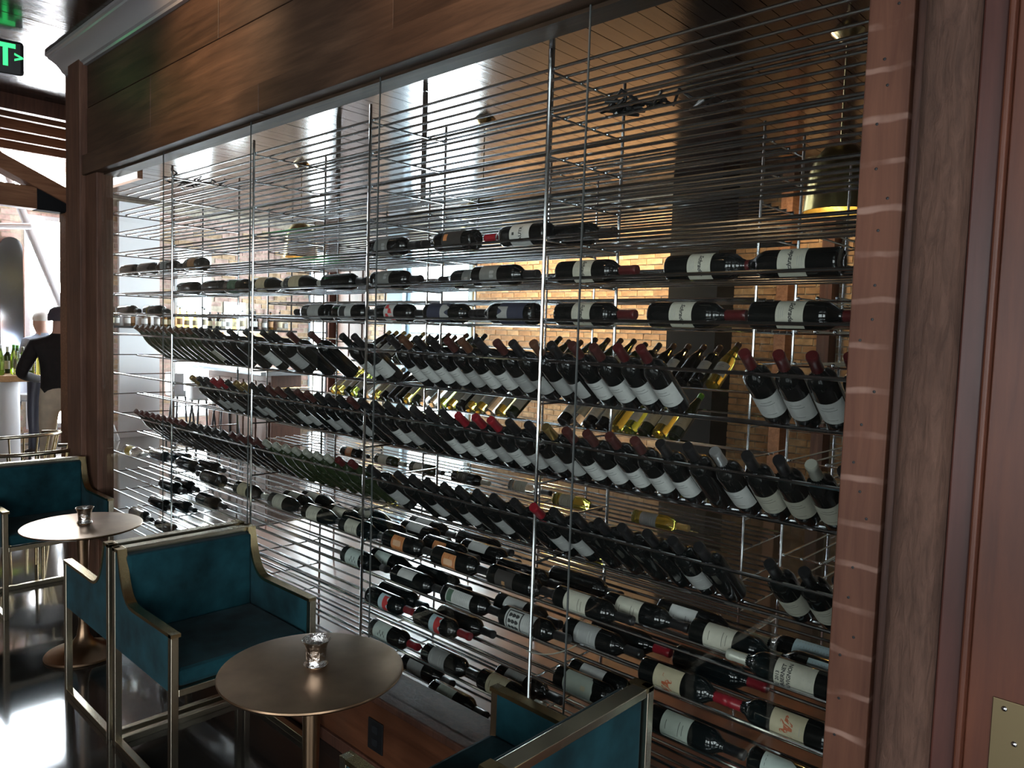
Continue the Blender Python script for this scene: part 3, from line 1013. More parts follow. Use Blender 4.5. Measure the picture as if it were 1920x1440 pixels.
LYING = [
    (13, 0, -2.501, 'R', 'flower'), (13, 0, -2.084, 'L', 'dark_orange'), (13, 0, -1.734, 'L', 'autr'), (13, 1, -1.62, 'R', 'none'),
    (13, 0, -5.273, 'R', 'none'), (13, 0, -4.972, 'R', 'none'), (13, 0, -4.66, 'R', 'grey'), (13, 1, -4.505, 'R', 'white'), (13, 0, -4.29, 'L', 'brown'),
    (12, 0, -4.375, 'R', 'none'), (12, 0, -4.049, 'L', 'none'), (12, 0, -3.79, 'R', 'green'), (12, 0, -3.485, 'R', 'beige'), (12, 0, -3.170, 'R', 'beige'), (12, 0, -2.85, 'R', 'none'),
    (12, 0, -2.485, 'R', 'flower'), (12, 1, -2.067, 'L', 'flower'), (12, 0, -1.875, 'R', 'flower'), (12, 0, -1.478, 'R', 'script'), (12, 0, -1.069, 'R', 'script'), (12, 0, -0.78, 'L', 'script'),
    (11, 0, -5.321, 'R', 'none'), (11, 0, -4.879, 'R', 'ring'), (11, 0, -3.012, 'L', 'grey'), (11, 0, -2.76, 'R', 'picture'), (11, 0, -2.45, 'R', 'red'), (11, 0, -2.138, 'R', 'navy'), (11, 0, -1.779, 'L', 'navy'), (11, 0, -1.477, 'R', 'script'), (11, 0, -1.12, 'R', 'script'), (11, 0, -0.805, 'R', 'script'),
    (4, 0, -3.657, 'R', 'beige'), (4, 0, -3.295, 'R', 'cream'), (4, 0, -2.985, 'R', 'cream'), (4, 0, -2.675, 'R', 'cream'),
    (4, 1, -3.30, 'R', 'cream'), (4, 1, -2.90, 'R', 'cream'), (4, 2, -3.25, 'R', 'cream'), (4, 2, -2.80, 'R', 'cream'), (4, 1, -2.58, 'R', 'none'),
    (4, 0, -2.365, 'R', 'orange'), (4, 1, -2.200, 'R', 'orange'), (4, 0, -2.055, 'R', 'orange'), (4, 2, -2.45, 'R', 'small'), (4, 3, -2.49, 'R', 'small'), (4, 2, -2.058, 'R', 'small'), (4, 3, -2.17, 'R', 'none'),
    (4, 0, -1.747, 'R', 'dark_label'), (4, 1, -1.78, 'R', 'none'), (4, 2, -1.589, 'R', 'none'), (4, 0, -1.438, 'R', 'cream'), (4, 1, -1.289, 'R', 'cream'), (4, 1, -0.976, 'R', 'cream'), (4, 2, -1.138, 'R', 'white'),
    (4, 0, -0.727, 'L', 'cabernet'), (4, 1, -0.665, 'L', 'blue'), (4, 2, -0.736, 'L', 'blue'),
    (3, 0, -2.657, 'R', 'mint'), (3, 1, -2.553, 'R', 'mint'), (3, 0, -2.302, 'R', 'small'), (3, 0, -1.992, 'R', 'greenrect'), (3, 1, -2.242, 'R', 'none'), (3, 0, -1.682, 'R', 'engraved'), (3, 1, -1.783, 'R', 'small'), (3, 1, -1.451, 'R', 'grey'),
    (3, 2, -1.393, 'R', 'redcap'), (3, 0, -1.094, 'R', 'scribble'), (3, 0, -0.735, 'L', 'scribble'), (3, 2, -1.07, 'R', 'redcap'),
    (2, 0, -2.474, 'R', 'redblue'), (2, 0, -2.150, 'R', 'redblue'), (2, 1, -2.493, 'R', 'none'), (2, 1, -2.104, 'R', 'none'), (2, 0, -1.423, 'R', 'shield'), (2, 1, -1.423, 'R', 'small'), (2, 0, -1.057, 'R', 'sage'), (2, 0, -0.74, 'R', 'octagon'),
    (1, 0, -2.446, 'R', 'mintred'), (1, 0, -2.097, 'R', 'grey'), (1, 0, -1.780, 'R', 'beige'), (1, 1, -1.767, 'R', 'grey'),
    (0, 0, -2.051, 'R', 'sage'), (0, 1, -2.321, 'R', 'grey'),
    (4, 0, -5.23, 'R', 'yellow'), (4, 1, -4.991, 'R', 'none'), (4, 1, -4.573, 'R', 'none'), (4, 2, -4.85, 'R', 'none'), (4, 2, -4.45, 'R', 'none'), (4, 0, -4.061, 'L', 'none'),
    (3, 0, -4.633, 'R', 'none'), (3, 1, -4.626, 'R', 'none'), (3, 0, -4.112, 'R', 'none'), (2, 0, -4.793, 'R', 'none'), (2, 1, -4.663, 'R', 'none'), (1, 0, -5.12, 'R', 'none'), (1, 0, -4.695, 'R', 'none'),
]
CAPS_L = {'script': 'darkred', 'autr': 'red', 'cabernet': 'pale', 'blue': 'pale', 'scribble': 'red', 'redcap': 'red', 'mintred': 'red', 'redblue': 'red', 'yellow': 'white', 'cream': 'black', 'orange': 'black', 'beige': 'pale'}
lanes = ('front lane', 'second lane', 'third lane', 'back lane')
cnt = {}
for (n, i, x, d, st) in sorted(LYING, key=lambda q: -q[2]):
    cnt[(n, i)] = cnt.get((n, i), 0) + 1
    zc = lev(n) + 0.021
    yc = Y0 + PY * (i + 0.5)
    s = 1 if d == 'R' else -1
    shape = 'burgundy' if st in ('beige', 'yellow', 'mint') or (st == 'cream' and x < -2.6) else 'bordeaux'
    lc = 0.10     # label centre from the base
    base = Vector((x - s * lc, yc, zc))
    spin = R(random.uniform(-14, 22)) if st not in ('script', 'cabernet', 'engraved', 'orange', 'scribble', 'redblue') else R(random.uniform(2, 12))
    if st == 'small':
        spin = R(48)
    M = Matrix.Translation(base) @ Matrix.Rotation(-spin, 4, 'X') @ Matrix.Rotation(s * PI / 2, 4, 'Y')
    lk = LOOK.get(st, st + ' label')
    bottle(shape, 'glass_clear' if st == 'yellow' else 'glass_dark', CAPS_L.get(st, 'black'), st, M,
           'dark wine bottle, %s, %s from right, %s, %s' % (lk, ordn(cnt[(n, i)]), lanes[i], ROWN[n]), 'bottles lying on the front rack')

SL = {
    10: [-4.994, -4.91, -4.826, -4.743, -4.659, -4.575, -4.491, -4.407, -4.324, -4.24, -4.156, -4.072, -3.989, -3.905, -3.737, -3.565, -3.395, -3.31, -3.14, -2.96, -2.713, -2.628,
         -2.391, -2.306, -2.222, -2.137, -2.052, -1.968, -1.883, -1.798, -1.713, -1.629, -1.544, -1.46, -1.376, -1.292, -1.208, -0.884, -0.798, -0.713, -0.627],
    8: [-4.174 + 0.0845 * k for k in range(37)] + [-1.045, -0.952, -0.867, -0.785, -0.703, -0.621],
    6: [-4.995 + 0.0845 * k for k in range(9)] + [-4.172, -4.082, -3.992, -3.903, -3.813, -3.705, -3.619, -3.533, -3.447, -3.361, -3.259, -3.170, -3.082, -2.993, -2.904, -2.815, -2.727, -2.638, -2.5]
       + [-2.319, -2.230, -2.140, -2.050, -1.960, -1.870, -1.780, -1.690, -1.600, -1.510, -1.420, -1.330, -1.245, -1.160, -1.075, -0.990, -0.785, -0.700, -0.615],
}
rs = random.Random(11)


def slant_look(n, x):
    cap, st, gl, sh = 'black', rs.choice(['grey', 'white', 'cream', 'back', 'none']), 'glass_dark', 'bordeaux'
    if n == 10:
        if x > -1.5:
            cap, st = 'darkred', 'white'
            if x < -1.3:
                cap = 'maroon'
        elif x > -2.2:
            cap = rs.choice(['maroon', 'black', 'maroon', 'brown'])
            st = rs.choice(['white', 'grey', 'back'])
        elif x > -2.8:
            cap, st = rs.choice(['black', 'brown']), 'white'
        elif x > -3.3:
            cap, st = 'maroon', 'none'
        elif x < -4.2:
            cap, gl, sh = 'brown', 'glass_green', 'burgundy'
            st = 'none'
    elif n == 8:
        if -1.0 < x < -0.92:
            cap, st = 'silver', 'white'
        elif x > -0.9:
            cap, st = {0: 'black', 1: 'black', 2: 'pale', 3: 'black'}[min(3, int((x + 0.87) / 0.08 + 0.3))], 'cream'
        elif -1.5 < x < -1.15:
            cap, st = 'maroon', 'white'
        elif -1.62 < x < -1.5:
            cap = 'gold'
        elif -2.0 < x < -1.8:
            cap = 'red'
        elif x < -3.5:
            cap = rs.choice(['red', 'gold', 'darkred', 'black', 'black'])
            st = rs.choice(['none', 'back'])
        elif x < -2.6:
            cap = rs.choice(['maroon', 'black', 'maroon'])
            st = rs.choice(['none', 'none', 'back', 'grey'])
        else:
            st = rs.choice(['none', 'grey', 'back', 'white'])
    else:
        if x < -4.25:
            cap, st, sh = 'darkred', 'none', 'burgundy'
        elif x < -3.4:
            cap = 'maroon' if x > -3.75 else 'black'
            st = 'none'
        elif x < -2.6:
            cap, st, gl, sh = 'pale' if x < -2.75 else 'darkred', 'none', 'glass_green', 'burgundy'
        elif -1.62 < x < -1.57:
            cap = 'red'
        elif x > -0.8:
            st = 'cream'
        elif x > -2.6:
            st = rs.choice(['none', 'none', 'none', 'back', 'grey'])
    return cap, st, gl, sh


TILT = R(52)
RN = {10: 'upper', 8: 'middle', 6: 'lower'}
CN = {'black': 'black', 'darkred': 'dark red', 'maroon': 'maroon', 'brown': 'brown', 'silver': 'silver', 'gold': 'gold', 'red': 'bright red', 'pale': 'pale grey', 'green': 'green', 'white': 'white'}
for n, xs in SL.items():
    for k, x in enumerate(sorted(xs, reverse=True)):
        cap, st, gl, sh = slant_look(n, x)
        M = Matrix.Translation((x, 0.376, lev(n) - 0.128 + rs.uniform(0, 0.004))) @ Matrix.Rotation(R(rs.uniform(-1.5, 1.5)), 4, 'Z') @ Matrix.Rotation(TILT, 4, 'X') @ Matrix.Rotation(R(rs.uniform(5, 25)), 4, 'Z')
        bottle(sh, gl, cap, st, M, 'slanted wine bottle, %s capsule, %s from right in front rack\'s %s slanted row' % (CN[cap], ordn(k + 1), RN[n]), 'slanted bottles on the front rack')

# far rack: necks towards the other room
rb = random.Random(23)
BACK = {10: [-4.50 + 0.088 * k for k in range(4)] + [-4.10 + 0.088 * k for k in range(8)] + [-2.85 + 0.088 * k for k in range(14)],
        8: [-4.85 + 0.088 * k for k in range(22)] + [-2.60 + 0.088 * k for k in range(9)]}
for n, xs in BACK.items():
    for k, x in enumerate(sorted(xs, reverse=True)):
        if n == 10:
            gl, cap = ('glass_dark', rb.choice(['black', 'brown', 'black'])) if x > -2.2 else ('glass_green', rb.choice(['black', 'gold', 'brown']))
            if -4.6 < x < -4.2:
                gl, cap = 'glass_dark', rb.choice(['gold', 'red', 'gold'])
            if -1.75 < x:
                gl = rb.choice(['glass_yellow', 'glass_green', 'glass_amber'])
        else:
            gl, cap = rb.choice([('glass_yellow', 'gold'), ('glass_lime', 'gold'), ('glass_yellow', 'pale'), ('glass_dark', 'black'), ('glass_green', 'green'), ('glass_clear', 'silver')])
        st = rb.choice(['white', 'cream', 'white', 'none'])
        M = Matrix.Translation((x, MIR - 0.376, lev(n) - 0.128)) @ Matrix.Rotation(-TILT, 4, 'X') @ Matrix.Rotation(R(rb.uniform(-25, 25)), 4, 'Z')
        nm = {'glass_dark': 'dark', 'glass_green': 'dark green', 'glass_yellow': 'yellow', 'glass_lime': 'lime', 'glass_clear': 'clear', 'glass_amber': 'amber'}[gl]
        bottle(rb.choice(['bordeaux', 'hock', 'burgundy']), gl, cap, st, M, '%s wine bottle, %s from right in far rack\'s %s slanted row, neck away' % (nm, ordn(k + 1), RN[n]), 'slanted bottles on the far rack')
BL = [(5, 0, -4.47, 'orange'), (5, 1, -4.12, 'orange'), (5, 0, -3.95, 'cream'), (5, 1, -3.66, 'cream'), (5, 0, -3.45, 'cream'), (5, 0, -3.06, 'brown'), (5, 0, -2.72, 'brown'), (5, 0, -2.33, 'yellow'), (5, 0, -2.0, 'grey'), (5, 1, -1.68, 'grey'),
      (4, 0, -4.37, 'orange'), (4, 0, -3.97, 'cream'), (4, 0, -3.6, 'cream'), (4, 0, -3.2, 'dark'), (4, 1, -2.8, 'cream'), (4, 0, -2.4, 'cream'), (4, 0, -1.9, 'grey'),
      (3, 0, -3.94, 'cream'), (3, 0, -3.5, 'cream'), (3, 1, -3.0, 'white'), (3, 0, -2.5, 'cream'), (2, 0, -3.96, 'cream'), (2, 0, -2.94, 'sage'), (2, 0, -2.62, 'sage'), (2, 0, -2.30, 'white'), (2, 0, -1.98, 'sage')]
BLV = {5: 'first', 4: 'second', 3: 'third', 2: 'fourth'}
for k, (n, i, x, st) in enumerate(BL):
    gl = rb.choice(['glass_dark', 'glass_yellow', 'glass_green', 'glass_lime', 'glass_clear']) if x > -4.2 and st not in ('brown', 'dark') else 'glass_dark'
    if n == 2:
        gl = rb.choice(['glass_lime', 'glass_clear', 'glass_yellow'])
    M = Matrix.Translation((x - 0.10, MIR - (Y0 + PY * (4.5 - i)), lev(n) + 0.021)) @ Matrix.Rotation(R(-rb.uniform(0, 25)), 4, 'X') @ Matrix.Rotation(PI / 2, 4, 'Y')
    nm = {'glass_dark': 'dark', 'glass_green': 'dark green', 'glass_yellow': 'yellow', 'glass_lime': 'lime', 'glass_clear': 'clear', 'glass_amber': 'amber'}[gl]
    bottle('bordeaux', gl, rb.choice(['black', 'gold', 'pale']), st, M, '%s lying wine bottle, %s label, far rack\'s %s low shelf, %s from right' % (nm, st, BLV[n], ordn(sorted([q[2] for q in BL if q[0] == n], reverse=True).index(x) + 1)), 'bottles lying on the far rack')

# ------------------------------------------------------------------ velvet armchairs with brass frames
CD, CW, CB, CA = 0.55, 0.57, 0.80, 0.612     # depth, width, back height, arm height


def arm_curve():
    pts = [(0.0, CB), (0.055, CB)]
    for k in range(9):
        t = k / 8
        # from just under the top rail, down and forward in one sweep
        x = (1 - t) ** 3 * 0.058 + 3 * (1 - t) ** 2 * t * 0.088 + 3 * (1 - t) * t * t * 0.108 + t ** 3 * 0.205
        z = (1 - t) ** 3 * CB + 3 * (1 - t) ** 2 * t * 0.70 + 3 * (1 - t) * t * t * 0.605 + t ** 3 * (CA - 0.004)
        pts.append((x, z))
    pts += [(0.36, CA - 0.002), (CD, CA)]
    return pts


def make_chair(loc, rz, label):
    t = empty('armchair', loc, rz)
    s = 0.027
    hw = CW / 2
    crv = arm_curve()
    for sy in (-1, 1):
        y = sy * (hw - s / 2)
        MB().box(0, s, y - s / 2, y + s / 2, 0, CB).build('leg', 'brass_pale', t, bevel=0.002)
        MB().box(CD - s, CD, y - s / 2, y + s / 2, 0, CA).build('leg', 'brass_pale', t, bevel=0.002)
        MB().box(s, CD - s, y - s / 2, y + s / 2, 0, s).build('floor_rail', 'brass_pale', t, bevel=0.002)
        # upholstered side
        y0, y1 = sorted((sy * (hw - 0.004), sy * (hw - 0.030)))
        poly = [(x, z - 0.010) for x, z in crv if x >= 0.02 and x <= CD - s] + [(CD - s, CA - 0.010), (CD - s, 0.40), (0.02, 0.40)]
        poly = [(0.02, CB - 0.010)] + poly
        MB().prism(poly, 'Y', y0, y1).build('side_panel', 'velvet', t, bevel=0.004)
        # brass capping that follows the arm
        m = MB()
        ya, yb = sorted((sy * hw, sy * (hw - 0.034)))
        for i, (x, z) in enumerate(crv):
            a = crv[max(i - 1, 0)]
            b = crv[min(i + 1, len(crv) - 1)]
            d = Vector((b[0] - a[0], b[1] - a[1])).normalized()
            nx, nz = -d.y, d.x
            for yy in (ya, yb):
                m.v.append((x, yy, z))
                m.v.append((x - nx * 0.013, yy, z - nz * 0.013))
        for i in range(len(crv) - 1):
            q = 4 * i
            m.f += [(q, q + 4, q + 6, q + 2), (q + 1, q + 3, q + 7, q + 5), (q, q + 1, q + 5, q + 4), (q + 2, q + 6, q + 7, q + 3)]
        e = 4 * (len(crv) - 1)
        m.f += [(0, 2, 3, 1), (e, e + 1, e + 3, e + 2)]
        m.build('arm_capping', 'brass', t, smooth=35)
    MB().box(0, 0.045, -hw + 0.034, hw - 0.034, CB - 0.022, CB).build('top_rail', 'brass_pale', t, bevel=0.002)
    MB().box(CD - s, CD, -hw + s, hw - s, 0.385, 0.41).build('front_rail', 'brass_pale', t, bevel=0.002)
    MB().box(0, s, -hw + s, hw - s, 0.385, 0.41).build('back_rail', 'brass_pale', t, bevel=0.002)
    MB().box(0, s, -hw + s, hw - s, 0.0, s).build('floor_rail', 'brass_pale', t, bevel=0.002)
    MB().box(0.012, 0.085, -hw + 0.030, hw - 0.030, 0.41, CB - 0.022).build('backrest', 'velvet', t, bevel=0.012)
    MB().box(0.085, CD - 0.012, -hw + 0.030, hw - 0.030, 0.41, 0.475).build('seat', 'velvet', t, bevel=0.018)
    return tag(t, label, 'armchair', 'teal velvet armchairs with brass frames')


YC = -0.365
make_chair((-3.08, YC, 0), 0, 'teal velvet armchair in the middle, facing the nearest table, back to another chair')
make_chair((-3.12, YC, 0), PI, 'teal armchair facing away, back-to-back with the middle chair')
make_chair((-5.33, YC + 0.02, 0), 0, 'dark teal armchair at far table beside the corner post')
make_chair((-0.975, YC, 0), PI, 'teal armchair cut off by the lower picture edge, facing the nearest table')


# ------------------------------------------------------------------ round tables and cups
def make_table(loc, label):
    t = empty('round_table', loc)
    MB().lathe([(0.0001, 0.645), (0.12, 0.645), (0.262, 0.650), (0.269, 0.653), (0.271, 0.657), (0.269, 0.661), (0.262, 0.662), (0.0001, 0.662)], 64).build('table_top', 'bronze', t, smooth=40)
    MB().lathe([(0.020, 0.10), (0.021, 0.2), (0.026, 0.5), (0.030, 0.63), (0.045, 0.645)], 24).build('stem', 'bronze', t, smooth=40)
    MB().lathe([(0.0001, 0.0), (0.172, 0.0), (0.175, 0.006), (0.170, 0.014), (0.13, 0.024), (0.085, 0.042), (0.05, 0.068), (0.03, 0.10), (0.022, 0.15), (0.0205, 0.16)], 40).build('foot', 'bronze', t, smooth=40)
    return tag(t, label, 'table', 'round bronze tables')


make_table((-1.90, -0.494, 0), 'round bronze table nearest the viewer, with a silver cup on it')
make_table((-4.05, -0.455, 0), 'round bronze table between the far armchairs, with a silver cup')


def make_cup(loc, label):
    t = empty('cup', loc)
    prof = [(0.0001, 0.003), (0.026, 0.003), (0.031, 0.0), (0.034, 0.004), (0.034, 0.010), (0.030, 0.015), (0.029, 0.022), (0.030, 0.034), (0.031, 0.050), (0.034, 0.066), (0.040, 0.078), (0.0425, 0.0815), (0.0415, 0.0825), (0.038, 0.077), (0.0325, 0.066), (0.029, 0.05), (0.028, 0.03), (0.026, 0.014), (0.0001, 0.012)]
    MB().lathe(prof, 36).build('cup_body', 'silver', t, smooth=35)
    MB().lathe([(0.0345, 0.003), (0.0365, 0.006), (0.0345, 0.009)], 36).build('foot_ring', 'silver', t, smooth=50)
    return tag(t, label, 'cup', 'hammered silver cups')


make_cup((-1.91, -0.475, 0.662), 'small hammered silver cup on the nearest round table')
make_cup((-4.07, -0.44, 0.662), 'small hammered silver cup on the far round table')


# ------------------------------------------------------------------ barrel-back brass chairs beyond the corner post
def make_barrel(loc, rz, label):
    t = empty('barrel_chair', loc, rz)
    MB().lathe([(0.0001, 0.43), (0.21, 0.43), (0.225, 0.445), (0.225, 0.465), (0.21, 0.475), (0.0001, 0.475)], 28).build('seat', 'black', t, smooth=40)
    arc = []
    for k in range(25):
        a = R(-115 + 230 * k / 24)
        arc.append((0.29 * math.cos(a), 0.29 * math.sin(a), 0.78 - 0.05 * (1 - math.cos(a)) / 2))
    MB().tube(arc, 0.014, 10).build('back_rail', 'brass_pale', t, smooth=50)
    for k in range(11):
        a = R(-100 + 20 * k)
        z = 0.78 - 0.05 * (1 - math.cos(a)) / 2
        MB().tube([(0.215 * math.cos(a), 0.215 * math.sin(a), 0.45), (0.28 * math.cos(a), 0.28 * math.sin(a), z)], 0.006, 8).build('spindle', 'brass', t, smooth=50)
    for k in range(4):
        a = R(45 + 90 * k)
        MB().tube([(0.17 * math.cos(a), 0.17 * math.sin(a), 0.44), (0.22 * math.cos(a), 0.22 * math.sin(a), 0.0)], 0.011, 8).build('leg', 'brass', t, smooth=50)
    return tag(t, label, 'chair', 'barrel-back chairs behind the armchair')


make_barrel((-5.98, -0.14, 0), R(25), 'barrel-back spindle chair directly behind the dark armchair')
make_barrel((-6.85, -0.06, 0), R(15), 'barrel-back spindle chair farther back, near the standing man')

# ------------------------------------------------------------------ truss beyond the corner post
tr = empty('timber_truss', (-7.3, -0.3, 2.6))
MB().box(-0.07, 0.07, -1.9, 0.98, -0.005, 0.175).build('tie_beam', 'truss_wood', tr, bevel=0.006)
MB().bar((0, 0.78, 0.10), (0, -1.5, 1.12), 0.12, 0.20, up=(1, 0, 0)).build('brace', 'truss_wood', tr, bevel=0.006)
MB().box(-0.075, 0.075, 0.49, 0.98, -0.01, 0.18).build('steel_shoe', 'charcoal', tr, bevel=0.004)
MB().box(-0.09, 0.09, 0.70, 0.86, -2.6, 0.0).build('post', 'truss_wood', tr, bevel=0.006)
tag(tr, 'brown timber truss with diagonal brace and dark steel shoe', 'truss')
st_ = MB().tube([(-11.2, 0.43, 4.75), (-11.2, 2.18, 0.0)], 0.05, 12).build('white_pipe', 'white_paint', smooth=50)
tag(st_, 'white slanting pipe in front of the bright end window', 'pipe')
for k, (y0, y1, z) in enumerate(((0.0, 0.95, 3.05), (0.0, 0.95, 2.62))):
    tag(MB().tube([(-10.6, -0.6, z + 0.0), (-10.6, 1.0, z + 0.18)], 0.035, 10).build('duct_pipe', 'white_paint', smooth=50), ('higher', 'lower')[k] + ' pale pipe under the roof by the end wall', 'pipe', 'roof pipes')

# arched mirror on the end wall
am = empty('arched_mirror', (XL + 0.02, 0.99, 0.85))
ap = [(-0.15, 0.0), (0.15, 0.0)] + [(0.15 * math.cos(R(180 * k / 14)), 1.72 + 0.15 * math.sin(R(180 * k / 14))) for k in range(15)]
MB().prism(ap, 'X', 0.0, 0.05).build('mirror_frame', 'dark_door', am, bevel=0.008)
MB().prism([(y * 0.86, 0.05 + z * 0.975) for y, z in ap], 'X', 0.05, 0.056).build('mirror_glass', 'rod_steel', am)
tag(am, 'tall arched dark-framed mirror on the far end wall', 'mirror')

# ------------------------------------------------------------------ exit sign
es = empty('exit_sign', (-5.56, -0.43, 3.29))
sgn_dir = Vector((0.0, -1.7, 1.68)) - Vector((-5.56, -0.43, 3.29))
es.rotation_euler = (0, 0, math.atan2(sgn_dir.y, sgn_dir.x) + PI / 2)
X0 = -0.04
MB().box(X0 - 0.34, X0 + 0.155, -0.02, 0.02, -0.105, 0.10).build('housing', 'black', es, bevel=0.018)
MB().box(X0 - 0.12, X0 - 0.06, -0.015, 0.015, 0.10, CEIL - 3.29).build('hanger', 'charcoal', es)


def flat_text(name, txt, size, mat, parent, loc, sx=1.0):
    v, f = text_mesh(txt, size)
    m = MB()
    m.v = [(x * sx, 0.0, y) for x, y, z in v]
    m.f = list(f)
    o = m.build(name, mat, parent)
    o.location = loc
    return o


flat_text('lettering', 'EXIT', 0.185, 'exit_glow', es, (X0 - 0.062, -0.0212, 0.0), 0.9)
flat_text('arrow', '>', 0.085, 'exit_glow', es, (X0 + 0.128, -0.0212, -0.005))
tag(es, 'green-lettered exit sign hanging under the glossy ceiling', 'exit sign')


# ------------------------------------------------------------------ pendant lamps in the far room
def make_pendant(x, label):
    t = empty('pendant_lamp', (x, 2.66, 2.43))
    prof = [(0.185, 0.0), (0.182, 0.02), (0.172, 0.12), (0.158, 0.22), (0.130, 0.30), (0.085, 0.355), (0.035, 0.38), (0.02, 0.385), (0.02, 0.380), (0.033, 0.374), (0.080, 0.349), (0.124, 0.296), (0.152, 0.22), (0.166, 0.12), (0.176, 0.02), (0.179, 0.0)]
    m = MB().lathe(prof, 32)
    m.f = [f for f in m.f if len(f) == 4]
    n = 32
    k = len(prof) - 1
    for i in range(n):
        j = (i + 1) % n
        m.f.append((i, j, k * n + j, k * n + i))
    m.build('shade', 'shade_gold', t, smooth=40)
    MB().tube([(0, 0, 0.38), (0, 0, CEIL - 2.43 - 0.03)], 0.006, 8).build('rod', 'brass', t, smooth=50)
    MB().lathe([(0.0001, CEIL - 2.50), (0.02, CEIL - 2.50), (0.05, CEIL - 2.475), (0.085, CEIL - 2.44), (0.09, CEIL - 2.43)], 24).build('canopy', 'brass', t, smooth=40)
    MB().lathe([(0.022, 0.165), (0.022, 0.30), (0.018, 0.38)], 12).build('socket', 'charcoal', t, smooth=40)
    MB().sphere((0, 0, 0.13), 0.042, 14, 8).build('bulb', 'bulb', t, smooth=60)
    return tag(t, label, 'lamp', 'gold pendant lamps beyond the wine cabinet')


make_pendant(-1.59, 'gold dome pendant lamp glowing beside the reddish jamb')
make_pendant(-4.45, 'gold dome pendant lamp above the bold-lettered white label bottle')
make_pendant(-7.22, 'gold dome pendant lamp farthest along, glowing above the bar')

# warm ceiling spots that light the header boards
for k, (sx, sw) in enumerate(((-3.65, 34), (-1.75, 26))):
    cl = empty('ceiling_spotlight', (sx, -0.95, CEIL))
    MB().lathe([(0.045, -0.006), (0.062, -0.006), (0.066, 0.0), (0.045, 0.0)], 24).build('trim_ring', 'brass', cl, smooth=40)
    MB().lathe([(0.0001, -0.003), (0.045, -0.003), (0.045, -0.001), (0.0001, -0.001)], 24).build('lens', 'lamp_disc', cl, smooth=40)
    tag(cl, ('recessed brass ceiling spotlight over the middle armchairs', 'recessed brass ceiling spotlight over the nearest table')[k], 'spotlight', 'ceiling spotlights')
    lamp('ceiling_spot_light', 'SPOT', (sx, -0.95, CEIL - 0.03), sw, (1.0, 0.62, 0.34), 0.04, (R(68), 0, 0), R(80), 0.95)

# warm downlights that wash the far brick wall
for k, sx in enumerate((-7.1, -5.9, -4.9, -3.0)):
    cl = empty('ceiling_spotlight', (sx, 5.15, CEIL))
    MB().lathe([(0.045, -0.006), (0.062, -0.006), (0.066, 0.0), (0.045, 0.0)], 24).build('trim_ring', 'brass', cl, smooth=40)
    MB().lathe([(0.0001, -0.003), (0.045, -0.003), (0.045, -0.001), (0.0001, -0.001)], 24).build('lens', 'lamp_disc', cl, smooth=40)
    tag(cl, 'ceiling downlight washing the far brick wall, %s from the bright window' % ordn(k + 1), 'spotlight', 'wall-washing downlights')
    lamp('wall_wash_light', 'SPOT', (sx, 5.15, CEIL - 0.03), (150, 150, 150, 50)[k], (1.0, 0.70, 0.40), 0.05, (R(32), 0, 0), R(110), 0.9)

# ------------------------------------------------------------------ bar in the far room
bc = empty('bar_counter', (-9.9, 3.4, 0))
MB().box(-0.95, 1.05, -0.30, 0.42, 1.04, 1.09).build('worktop', 'grey_stone', bc, bevel=0.01)
MB().box(-0.85, 0.95, -0.10, 0.34, 0.0, 1.04).build('front', 'dark_door', bc)
for k in range(5):
    MB().box(-0.80 + 0.35 * k, -0.48 + 0.35 * k, -0.12, -0.10, 0.12, 0.95).build('front_panel', 'dark_door', bc, bevel=0.01)
tag(bc, 'bar counter with grey stone top in the far room', 'bar counter')
bs = empty('bar_shelf', (XL + 0.16, 3.2, 1.62))
MB().box(-0.15, 0.17, -1.25, 1.8, -0.03, 0.0).build('shelf_board', 'charcoal', bs)
for y in (-1.2, 0.2, 1.7):
    MB().tube([(0.15, y, 0.0), (0.15, y, CEIL - 1.62)], 0.012, 8).build('hanger', 'charcoal', bs)
MB().box(0.0, 0.05, 0.3, 1.5, -0.05, -0.03).build('light_strip', 'lamp_disc', bs)
tag(bs, 'dark hanging bar shelf lined with liquor bottles', 'shelf')
rl = random.Random(5)
LQ = [('glass_clear', 'clear'), ('glass_amber', 'amber'), ('glass_dark', 'dark'), ('glass_clear', 'clear'), ('glass_amber', 'amber'), ('glass_green', 'green')]
lqm = {}
k = 0
y = 2.02
while y < 4.95:
    gl, nm = LQ[rl.randrange(6)]
    tall = rl.choice([0, 1])
    key = (gl, tall)
    if key not in lqm:
        h = 0.30 if tall else 0.25
        lqm[key] = (MB().lathe([(0.0001, 0.0), (0.040, 0.0), (0.042, 0.005), (0.042, h * 0.55), (0.034, h * 0.66), (0.015, h * 0.75), (0.014, h * 0.93), (0.0001, h * 0.93)], 14).mesh('liquor_bottle', gl, 45),
                    MB().lathe([(0.016, h * 0.92), (0.016, h), (0.0001, h)], 10).mesh('stopper', 'cap_black', 45),
                    MB().lathe([(0.0425, h * 0.15), (0.0425, h * 0.45)], 14).mesh('label', rl.choice(['label_white', 'label_beige', 'label_brown']), 45))
    o = obj('liquor_bottle', lqm[key][0])
    o.location = (XL + 0.15 + rl.uniform(-0.08, 0.1), y, 1.62)
    obj('stopper', lqm[key][1], o)
    obj('label', lqm[key][2], o)
    k += 1
    tag(o, '%s %s liquor bottle, %s along the hanging bar shelf from the corner post' % ('tall' if tall else 'short', nm, ordn(k)), 'bottle', 'liquor bottles on the bar shelf')
    y += rl.uniform(0.085, 0.14)


